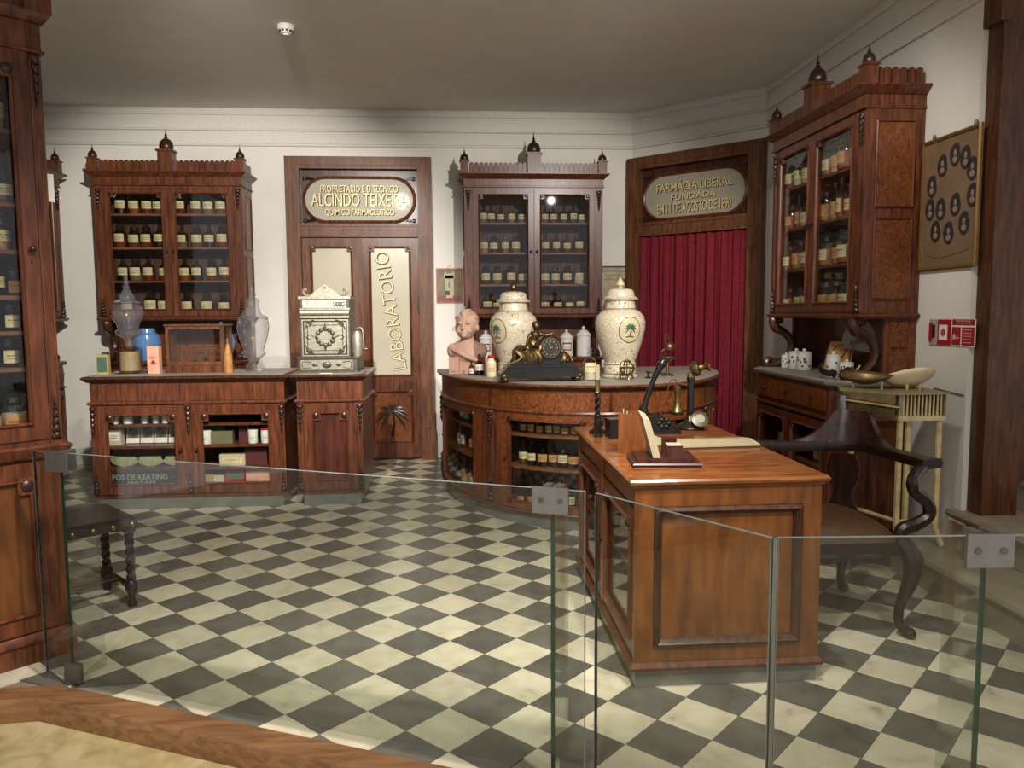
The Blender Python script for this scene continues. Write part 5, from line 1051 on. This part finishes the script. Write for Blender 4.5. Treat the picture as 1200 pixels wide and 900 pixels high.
# ------------------------------------------------------------------ armchair behind the desk (corner chair)
ch = thing('corner_armchair', 'dark carved corner armchair with leather seat behind the desk', 'armchair', (1.735, -.155, 0), 0)
s = .265       # half side; legs at the corners, back corner at (+s,+s)
def cab(x, y):
    n = math.hypot(x, y); ux, uy = x/n, y/n
    P = [(x-ux*.01, y-uy*.01, .44), (x+ux*.045, y+uy*.045, .36), (x+ux*.04, y+uy*.04, .26), (x-ux*.0, y-uy*.0, .13), (x+ux*.005, y+uy*.005, .05), (x+ux*.05, y+uy*.05, .02), (x+ux*.07, y+uy*.07, .012)]
    return MB().tube(catmull(P, 4), [.034, .045, .034, .021, .02, .027, .012], 10)
for x, y in ((s, -s), (s, s), (-s+.05, s), (-s+.05, -s)): cab(x, y).build('leg', WDK, ch)
m = MB(); m.prism([(-s+.03, -s-.02), (s+.02, -s-.02), (s+.02, s+.02), (-s+.03, s+.02)], .37, .43)
for sx, sy, ax in ((0, -1, 0), (1, 0, 1)): 
    for k in (-1, 1): m.ball((sx*(s+.012)+(k*.1 if ax == 0 else 0), sy*(s+.012)+(k*.1 if ax else 0), .365), (.09 if ax == 0 else .014, .014 if ax == 0 else .09, .028), 10, 6)
m.build('seat_rail', WDK, ch)
m = MB(); n = 14; vs = []; fs = []
for j in range(n+1):
    for i in range(n+1):
        u, v = i/n*2-1, j/n*2-1; z = .43+.085*(1-abs(u)**3.2)**.6*(1-abs(v)**3.2)**.6; vs.append((u*(s-.013)+.023, v*(s+.01), z))
for j in range(n):
    for i in range(n): k = j*(n+1)+i; fs.append((k, k+1, k+n+2, k+n+1))
m.add(vs, fs); m.box(-s+.037, s+.008, -s-.008, s+.008, .40, .431); m.build('seat', LEATH, ch, 60)
# horseshoe arm rail (z .73-.78), scrolled ends
P = catmull([(-.16, .43, .755), (-.09, .41, .752), (.08, .37, .755), (.26, .33, .76), (.36, .24, .765), (.40, .08, .76), (.43, -.06, .755), (.46, -.16, .752)], 5)
m = MB(); vs = []; fs = []; N = len(P)
for i, p in enumerate(P):
    tdir = (P[min(i+1, N-1)]-P[max(i-1, 0)]); tdir.z = 0; tdir.normalize(); nn = Vector((tdir.y, -tdir.x, 0)); f = i/(N-1); wd = .034+.022*max(0, 1-min(f, 1-f)*9); th = .022
    for a, b in ((-1, -1), (1, -1), (1.15, 0), (1, 1), (-1, 1), (-1.15, 0)): q = p+nn*(wd*a); vs.append((q.x, q.y, p.z+th*b))
for i in range(N-1):
    for k in range(6): fs.append((i*6+k, i*6+(k+1) % 6, (i+1)*6+(k+1) % 6, (i+1)*6+k))
fs += [tuple(range(5, -1, -1)), tuple((N-1)*6+k for k in range(6))]; m.add(vs, fs); m.build('arm_rail', WDK, ch)
# curved crest on the back corner
C = catmull([(.03, .385, 0), (.15, .365, 0), (.26, .335, 0), (.345, .265, 0), (.385, .16, 0), (.40, .03, 0)], 5); N = len(C); m = MB(); vs = []; fs = []
for i, p in enumerate(C):
    f = i/(N-1); e_ = min(f, 1-f)/.34; hgt = .008+.158*(min(1, e_)**2.4 if e_ < 1 else 1); tdir = (C[min(i+1, N-1)]-C[max(i-1, 0)]); tdir.normalize(); nn = Vector((tdir.y, -tdir.x, 0)); o = -Vector((nn.x, nn.y, 0))
    lean = Vector((.707, .707, 0))*.05*hgt/.16
    for a, z in ((-.02, .775), (.02, .775), (.016, .775+hgt), (-.012, .775+hgt)): q = p+nn*a+(lean if z > .78 else Vector((0, 0, 0))); vs.append((q.x, q.y, z))
for i in range(N-1):
    for k in range(4): fs.append((i*4+k, i*4+(k+1) % 4, (i+1)*4+(k+1) % 4, (i+1)*4+k))
fs += [(3, 2, 1, 0), tuple((N-1)*4+k for k in range(4))]; m.add(vs, fs); m.build('crest_rail', wood('crest_wood', '1e0f0a', '45241a', rough=.22), ch)
def splat(cx, cy, ang):
    out = [(-.05, .44), (-.075, .46), (-.05, .50), (-.045, .55), (-.075, .61), (-.08, .67), (-.055, .735), (.055, .735), (.08, .67), (.075, .61), (.045, .55), (.05, .50), (.075, .46), (.05, .44)]
    return MB(Matrix.Translation((cx, cy, 0)) @ Matrix.Rotation(ang, 4, 'Z')).prism(out, -.009, .009, 'y').build('splat', WDK, ch)
splat(.245, .235, -PI/4); 
for x, y, ex, ey in ((s+.0, -s+.02, .44, -.12), (-s+.02, s, -.12, .42)):
    ux, uy = (1, 0) if x > 0 else (0, 1)
    P = [(x-.0, y+.0, .43), (x+ux*.01, y+uy*.01, .48), (x+ux*.07, y+uy*.07, .50), (x+ux*.13, y+uy*.13, .54), (x+ux*.12, y+uy*.12, .60), (x+ux*.06, y+uy*.06, .65), (x+ux*.05, y+uy*.05, .70), (ex, ey, .738)]
    MB().tube(catmull(P, 5), [.028, .03, .03, .028, .028, .026, .026, .03], 9).build('arm_scroll', WDK, ch)
# ------------------------------------------------------------------ stool with barley-twist legs
t = thing('twist_leg_stool', 'dark leather stool with barley-twist legs behind the near cabinet', 'stool', (-1.825, .27, 0), math.radians(-48))
hs, hd = .20, .20
for x in (-hs+.03, hs-.03):
    for y in (-hd+.03, hd-.03):
        m = MB(); m.lathe([(.012, 0), (.02, .008), (.022, .025), (.014, .04), (.016, .055), (.030, .085), (.03, .115), (.018, .135)], 12, (x, y, 0))
        for ph in (0, PI): m.tube([(x+.010*math.cos(ph+k*.6), y+.010*math.sin(ph+k*.6), .13+.0085*k) for k in range(30)], .0135, 7)
        m.box(x-.024, x+.024, y-.024, y+.024, .38, .43); m.build('leg', WDK, t)
for y in (-hd+.03, hd-.03): MB().tube([(-hs+.03, y, .10), (hs-.03, y, .10)], .014, 8).build('stretcher', WDK, t)
MB().tube([(0, -hd+.03, .10), (0, hd-.03, .10)], .014, 8).build('stretcher', WDK, t)
m = MB(); m.box(-hs, hs, -hd, hd, .40, .445); m.box(-hs+.012, hs-.012, -hd+.012, hd-.012, .445, .46); m.build('seat', plain('black_tooled_leather', '1d1712', .28, noise=.35, scale=40, bump=.2), t)
for k in range(5):
    for a in (-1, 1):
        MB().ball((-hs+.02+k*(2*hs-.04)/4, a*hd, .42), (.014, .008, .014), 8, 6).build('nail_head', BRASS, t)
        if 0 < k < 4 or True: MB().ball((a*hs, -hd+.02+k*(2*hd-.04)/4, .42), (.008, .014, .014), 8, 6).build('nail_head', BRASS, t)
# ------------------------------------------------------------------ baby scale on the first step
t = thing('baby_scale', 'cream enamelled infant weighing scale with two leaf-shaped trays', 'scale', (2.505, .47, .0))
zs = .172
m = MB()
for nm, P in (('leg', [(.13, -.14, .86), (.13, -.14, .30), (.135, -.14, .26), (.15, -.17, .185), (.155, -.18, zs)]), ('leg', [(-.09, -.14, .86), (-.09, -.14, .30), (-.085, -.15, .26), (-.07, -.165, .19), (-.05, -.17, zs)]), ('leg', [(-.02, -.10, .86), (-.02, -.10, .28), (-.02, -.10, zs)]), ('leg', [(-.22, .12, .86), (-.22, .12, .30), (-.23, .12, .01)])):
    MB().tube(catmull(P, 4), .0165, 8).build(nm, CREAM, t)
m = MB(); m.tube([(-.22, .12, .33), (-.09, -.14, .31), (.13, -.14, .30)], .011, 6); m.build('brace', CREAM, t)
m = MB(); m.box(-.115, .15, -.165, .10, .86, .885); m.build('platform', CREAM, t)
m = MB()
for k in range(11): m.box(-.085+.021*k, -.077+.021*k, -.155, -.147, .885, 1.0)
m.build('grille', CREAM, t)
m = MB(); m.box(-.115, -.09, -.165, .08, .885, 1.0); m.box(.14, .15, -.165, .08, .885, 1.0); m.box(-.115, .15, .05, .06, .885, 1.0); m.build('housing', plain('olive_enamel', '7d7048', .45, noise=.25), t)
m = MB(); m.box(-.13, .165, -.175, .10, 1.0, 1.012); m.hexa([(-.36, .0, 1.01), (-.13, -.175, 1.0), (-.10, .02, 1.0), (-.30, .14, 1.01)], [(-.36, .0, 1.024), (-.13, -.175, 1.014), (-.10, .02, 1.014), (-.30, .14, 1.024)]); m.build('top_plate', MATS['olive_enamel'], t)
MB().hexa([(-.34, .0, .90), (-.13, -.16, .88), (-.115, -.12, .88), (-.32, .04, .90)], [(-.34, .0, 1.01), (-.13, -.16, 1.0), (-.115, -.12, 1.0), (-.32, .04, 1.01)]).build('beam_housing', BRASS, t)
MB().tube([(-.37, -.03, .965), (-.13, -.20, .935)], .012, 8).build('beam', BRASS, t); m = MB(); m.lathe([(.001, -.03), (.026, -.03), (.026, .06), (.03, .065), (.001, .066)], 14, (-.36, -.03, .93)); m.build('counterweight', GREY, t)
def tray(nm, c, L, wv, ang, tilt, m1):
    vs = []; fs = []; n = 24; M = Matrix.Translation(c) @ Matrix.Rotation(ang, 4, 'Z') @ Matrix.Rotation(tilt, 4, 'X')
    rings = 6
    for j in range(rings+1):
        f = j/rings
        for i in range(n): a = 2*PI*i/n; x = math.cos(a)*L; y = math.sin(a)*wv*(1-.55*((math.cos(a)+1)/2)**2.2) ; vs.append((x*f, y*f, .05*f**2.2))
    for j in range(rings):
        for i in range(n): fs.append((j*n+i, j*n+(i+1) % n, (j+1)*n+(i+1) % n, (j+1)*n+i))
    mb = MB(M); mb.add(vs, fs); o = mb.build(nm, m1, t, 60); o.modifiers.new('s', 'SOLIDIFY').thickness = .004; return o
tray('tray', (.055, .03, 1.035), .15, .13, math.radians(180), math.radians(30), plain('cream_tray', 'd6c29c', .45, noise=.1, scale=8)); tray('tray', (-.185, .05, 1.045), .135, .085, math.radians(-25), math.radians(12), plain('bronze_tray', '6b5630', .4, .5, noise=.2))
for x, y, z in ((.02, -.01, 1.045), (.10, .0, 1.045), (-.12, .0, 1.05), (-.25, .06, 1.05)): MB().tube([(x, y, 1.0), (x, y, z)], .007, 6).build('tray_support', CREAM, t)
# ------------------------------------------------------------------ on the right dresser base (z 1.03)
FLOR = plain('porcelain_flowers', 'd6d3ca', .2, noise=.03); FL2 = plain('flower_paint', '4c2230', .5, noise=.7, scale=50)
def pjar(label, x, y, h, r_, spout=False):
    t = thing('floral_jar', label, 'jar', (x, y, 1.0306), random.uniform(-.8, -.4), 'floral porcelain on the right dresser')
    b = MB().lathe([(.001, 0), (r_, 0), (r_*1.04, .004), (r_*1.04, h*.8), (r_, h*.83)], 18).build('body', FLOR, t); MB().lathe([(r_*1.08, h*.83), (r_*1.06, h*.88), (r_*.4, h*.93), (.001, h*.94)], 18).build('lid', FLOR, t)
    MB().ball((0, 0, h*.99), (r_*.28, r_*.28, h*.07), 8, 6).build('knob', FLOR, t)
    m = MB()
    for k in range(9): a = random.uniform(-1, 1)-PI/2; z = h*random.uniform(.2, .7); m.ball((r_*1.04*math.cos(a), r_*1.04*math.sin(a), z), (r_*.15, r_*.15, r_*.15), 6, 5)
    m.build('painted_flowers', FL2, t)
    if spout: MB().tube(catmull([(r_, 0, h*.4), (r_*1.6, 0, h*.55), (r_*1.9, 0, h*.75)], 3), [r_*.2, r_*.14, r_*.1], 7).build('spout', FLOR, t)
pjar('small white floral porcelain jar, leftmost on the right dresser', 2.50, 1.99, .105, .034); pjar('middle white floral porcelain jar of three on the right dresser', 2.52, 1.86, .14, .052); pjar('tall white floral porcelain jar, third on the right dresser', 2.51, 1.71, .145, .05)
pjar('white floral porcelain jar with pointed lid beside the drawing', 2.44, 1.14, .155, .042, False); pjar('white floral porcelain teapot on the right dresser', 2.47, 1.025, .11, .04, True)
o = MB().box(-.10, .10, -.006, .006, 0, .22).build('drawing_panel', plain('drawing_wood', 'ab7f42', .6, noise=.12)); o.location = (2.52, 1.30, 1.034); o.rotation_euler = (-.3, 0, -PI/2+.25); tag(o, 'tan wooden panel with a dark line drawing leaning in the dresser', 'picture')
m = MB(); m.tube(catmull([(-.07, -.008, .02), (-.03, -.008, .09), (.04, -.008, .10), (.06, -.008, .16), (.0, -.008, .20), (-.05, -.008, .15), (.02, -.008, .06), (.07, -.008, .03)], 5), .0025, 5); m.tube(catmull([(-.08, -.008, .12), (-.02, -.008, .05), (.05, -.008, .13), (.08, -.008, .2)], 5), .0018, 5); m.build('line_drawing', BLACK, o)
o = MB().box(-.07, .07, -.008, .008, 0, .2).build('dark_frame', WDK); o.location = (2.62, 1.58, 1.034); o.rotation_euler = (-.2, 0, -PI/2+.1); tag(o, 'dark framed picture leaning against the niche behind the drawing', 'picture'); MB().box(-.055, .055, -.0095, -.008, .015, .185).build('print', plain('dark_print', '2a2e2a', .5, noise=.5), o)
t = thing('advertising_fan', 'grey lettered paper fan with a dark handle on the right dresser', 'fan', (2.58, 1.14, 1.20), -PI/2+.2)
pts = [(.0, 0)]+[(.02+.15*math.cos(a), .06+.13*math.sin(a)) for a in [math.radians(g) for g in range(-35, 216, 15)]]
MB(RX((0, 0, 0), 84)).prism(pts, -.002, .002).build('fan_leaf', plain('grey_fan', '8d7d72', .7, noise=.12), t); text('lettering', 'ASPRO', BLACK, t, RX((.03, -.012, .055), 84, -12), .12, .03, .001)
MB().tube([(-.01, -.004, .02), (-.05, -.004, -.155)], .006, 6).build('handle', plain('fan_handle', '8a6a40', .6), t)
t = thing('iron_ornament', 'dark carved scroll ornament lying before the teapot', 'ornament', (2.345, 1.0, 1.0306), 1.35); m = MB(); m.tube(catmull([(-.11, 0, .02), (-.05, -.02, .04), (.02, 0, .03), (.07, .03, .05), (.10, .03, .09)], 4), [.008, .018, .020, .018, .008], 8); m.build('ornament_body', WDK, t)
# shelf contents seen through the lower right dresser doors
for k, (x, z, kd) in enumerate(((-.42, .4506, 'wide'), (-.28, .4506, 'jar'), (.12, .4506, 'squat'), (.25, .4506, 'squat'), (.38, .4506, 'wide'))):
    p = to_world(D3, (x, -.33, z)); bottle(kd, CLR, LAB, CON[2], p, -PI/2, f'clear jar, {ORD[k]} from left behind the lower doors of the right dresser', 'jars low in the right dresser', 1)
# ------------------------------------------------------------------ wall pictures and signs
def hung(name, label, cat, loc, rz): return thing(name, label, cat, loc, rz)
t = hung('tower_calendar', 'framed calendar print of a pale stone tower beside the middle dresser', 'picture', (-.005, YB-.003, 1.55), 0)
m = MB(XZ); m.sweep([(0, 0), (0, -.012), (.012, -.012), (.012, 0)], rect(-.13, .13, 0, .34), True); m.build('frame', plain('orange_frame', '9c4e30', .5), t)
MB().box(-.12, .12, -.006, 0, .07, .33).build('print_ground', plain('sepia_print', '6f6248', .6, noise=.35, scale=9), t)
m = MB(); m.box(-.045, .04, -.0085, -.006, .075, .27); m.box(-.055, .05, -.0085, -.006, .24, .29); m.box(-.05, -.03, -.0085, -.006, .29, .305); m.box(.03, .045, -.0085, -.006, .29, .305); m.build('printed_tower', plain('tower_print', 'a39a78', .6, noise=.15, scale=30), t)
m = MB()
for z in (.235, .195, .175, .155): m.box(-.012, .004, -.0095, -.0085, z, z+.012)
m.box(-.045, .0, -.0095, -.0085, .075, .12); m.build('printed_windows', plain('print_dark', '2e3030', .6), t)
MB().box(-.12, .12, -.008, 0, .008, .07).build('calendar_strip', plain('maroon_strip', '6a2a28', .5, noise=.3), t); MB().box(-.035, .03, -.010, -.008, .05, .075).build('date_tab', PINKC, t)
MB().tube([(-.02, -.003, .34), (0, -.003, .375), (.02, -.003, .34)], .0015, 4).build('hanger', IRON, t)
t = hung('notice_poster', 'old printed health notice hanging right of the middle dresser', 'poster', (1.635, YB-.003, 1.45), 0)
MB().box(-.14, .15, -.004, 0, 0, .45).build('sheet', plain('poster_paper', 'a4977a', .8, noise=.25, scale=12), t); MB().box(-.145, .155, -.010, 0, .445, .46).build('top_rail', WDK, t)
text('lettering', 'NAÇÃO DE SAUDE', BLACK, t, RX((.01, -.0042, .41)), .26, .032, .0006, .01); text('lettering', 'A SUA VIDA', BLACK, t, RX((-.01, -.0042, .365)), .16, .02, .0006); text('lettering', 'TALHÃO DE SAUDE', BLACK, t, RX((.01, -.0042, .33)), .22, .022, .0006)
m = MB(); m.tube(catmull([(-.10, -.005, .02), (-.05, -.005, .15), (.0, -.005, .24)], 4), [.012, .02, .004], 6, sx=.3); m.tube(catmull([(.14, -.005, .28), (.10, -.005, .31), (.08, -.005, .27)], 4), [.02, .025, .008], 6, sx=.3); m.build('printed_leaf', plain('poster_ink', '4a4432', .7), t)
t = hung('oval_portraits', 'framed sheet of twelve oval portraits on the right wall', 'picture', (XR-.003, .565, 1.675), -PI/2)
w, h = .255, .745
m = MB(XZ); m.sweep([(0, 0), (0, -.014), (.008, -.022), (.020, -.016), (.024, 0)], rect(-w, w, 0, h), True); m.build('frame', plain('gilt_frame', '7a5c2c', .4, .5, noise=.2), t)
MB().box(-w+.015, w-.015, -.008, 0, .015, h-.015).build('mount', plain('brown_mount', '6e573e', .7, noise=.14, scale=6), t)
OV = ((-.07, .56), (.04, .60), (.13, .57), (.19, .50), (.20, .36), (-.16, .46), (-.17, .33), (-.07, .32), (.06, .33), (.13, .20) if False else (.14, .22), (-.11, .20), (.01, .18))
DO = plain('portrait_dark', '2b2420', .5, noise=.25); FA = plain('portrait_face', '7a6a58', .6)
for k, (x, z) in enumerate(OV):
    o = MB(RX((x, -.008, z+.02))).lathe([(.048, 0), (.046, .003), (.001, .003)], 18, sq=1.35).build('oval_portrait', DO, t)
    m = MB(); m.ball((x, -.0115, z+.032), (.013, .002, .018), 8, 6); m.ball((x, -.0115, z-.005), (.022, .002, .018), 8, 6); m.build('portrait_figure', FA, o)
m = MB(); m.tube(catmull([(-.18, -.009, .09), (-.05, -.009, .07), (.1, -.009, .085), (.19, -.009, .1)], 5), .003, 4); m.build('mount_drawing', plain('mount_ink', '6b523a', .7), t)
for x in (-.16, .2): MB().tube([(x+.012*math.cos(a), -.008, h+.012+.012*math.sin(a)) for a in [2*PI*k/12 for k in range(12)]], .003, 5, True).build('hanging_ring', BRASS, t)
t = hung('fire_alarm_sign', 'red and white fire alarm call point sign on the right wall', 'sign', (XR-.003, .605, 1.25), -PI/2)
MB().box(-.095, .095, -.004, 0, 0, .145).build('plate', RED, t); MB().box(-.005, .07, -.0055, -.004, .03, .115).build('white_field', WHITE, t); MB().box(-.095, -.02, -.0055, -.004, 0, .145).build('grey_field', plain('sign_grey', '9a938a', .6), t)
MB(RX((.035, -.0055, .072))).lathe([(.022, 0), (.022, .001), (.001, .001)], 16).build('alarm_dot', plain('dot_red', 'b0463a', .5), t); m = MB(); m.box(-.09, -.065, -.012, -.0055, .02, .125); m.build('call_point', RED, t); MB().box(-.06, -.04, -.010, -.0055, .04, .115).build('dark_slot', BLACK, t)
t = hung('fire_instruction_sign', 'red fire instruction sign beside the alarm sign', 'sign', (XR-.003, .40, 1.25), -PI/2)
MB().box(-.10, .10, -.003, 0, 0, .15).build('plate', WHITE, t)
for a, b, c_, d_ in ((-.095, .095, .115, .147), (-.095, -.02, .005, .105), (-.01, .095, .005, .105)): MB().box(a, b, -.004, -.003, c_, d_).build('red_field', RED, t)
m = MB(); 
for z in (.125, .137): m.box(-.06, .06, -.0048, -.004, z, z+.004)
for k in range(5): m.box(.0, .07, -.0048, -.004, .02+.017*k, .024+.017*k)
m.ball((-.075, -.004, .05), (.014, .001, .017), 10, 6); m.box(-.06, -.03, -.0048, -.004, .042, .048); m.build('white_print', plain('print_pale', 'c9a090', .6), t)
MB().tube([(XR-.006, .64, 1.0), (XR-.006, .37, .985)], .003, 6).build('wall_cable', BLACK)
tag(bpy.data.objects['wall_cable'], 'thin dark cable along the right wall behind the scale', 'cable')
# ------------------------------------------------------------------ glass barrier
ZG = .925; g0, g1, g2, g3 = Vector((-1.60, -.530)), Vector((.414, -1.432)), Vector((.772, -1.943)), Vector((1.75, -2.0))
def gpanel(label, a, b, fin=None, gap=0):
    d = (b-a).normalized(); n = Vector((-d.y, d.x)); 
    if n.y < 0: n = -n
    ang = math.atan2(d.y, d.x); L = (b-a).length
    t = thing('glass_barrier', label, 'glass barrier', (a.x, a.y, .0125), ang)
    MB().box(0, L, -.006, .006, .02, ZG-.0125).build('glass_pane', RAIL, t, 0)
    m = MB(); m.box(0, L, -.005, .005, ZG-.0132, ZG-.0120); m.build('polished_edge', plain('edge_pale', '6f7872', .2), t)
    MB().box(-.0012, 0, -.006, .006, .02, ZG-.0125).build('end_edge', MATS['edge_pale'], t); MB().box(L, L+.0012, -.006, .006, .02, ZG-.0125).build('end_edge', MATS['edge_pale'], t)
    for x in [q for q in (.14, L-.04) if fin is not None]: MB().box(x-.035, x+.035, -.014, .014, 0, .075).build('floor_clamp', GREY, t)
    if fin is not None:
        MB().box(fin-.006, fin+.006, .012, .16, .0, ZG-.0125).build('support_fin', RAIL, t, 0)
        MB().box(fin-.006, fin+.006, .0075, .012, .0, ZG-.06).build('fin_edge', RAILE, t, 0)
        MB().box(fin-.055, fin+.055, -.016, -.0065, ZG-.085, ZG-.005).build('clamp_plate', GREY, t); m = MB(); m.box(fin-.03, fin-.008, .0065, .05, ZG-.085, ZG-.005); m.box(fin+.008, fin+.03, .0065, .05, ZG-.085, ZG-.005); m.build('clamp_bracket', GREY, t)
        for x in (fin-.03, fin+.03): MB(RX((x, -.016, ZG-.045))).lathe([(.009, 0), (.009, .002), (.001, .002)], 14).build('clamp_screw', plain('screw_steel', '6e6d6a', .3, .9), t)
    return t
gp = gpanel('long clear glass barrier panel in front of the chequered floor', g0, g1, 2.105)
# second support fin near the left end of the long panel
for nm, bx, mt in (('support_fin', (.121, .133, .012, .16, 0, ZG-.0125), RAIL), ('fin_edge', (.121, .133, .0075, .012, 0, ZG-.06), RAILE), ('clamp_plate', (.072, .182, -.016, -.0065, ZG-.085, ZG-.005), GREY), ('clamp_bracket', (.135, .16, .0065, .05, ZG-.085, ZG-.005), GREY)): MB().box(*bx).build(nm, mt, gp, 0)
gpanel('angled clear glass barrier panel before the desk end', g1+Vector((.03, -.025)), g2-Vector((.006, 0)))
gpanel('right clear glass barrier panel before the armchair', g2+Vector((.008, 0)), g3, .49)
pb = MB().box(-.005, .005, -.006, .006, .0125, ZG).build('joint_post', GREY); place(pb, (g2.x, g2.y, .0), 0); tag(pb, 'slim grey joint post between two barrier panels', 'post')
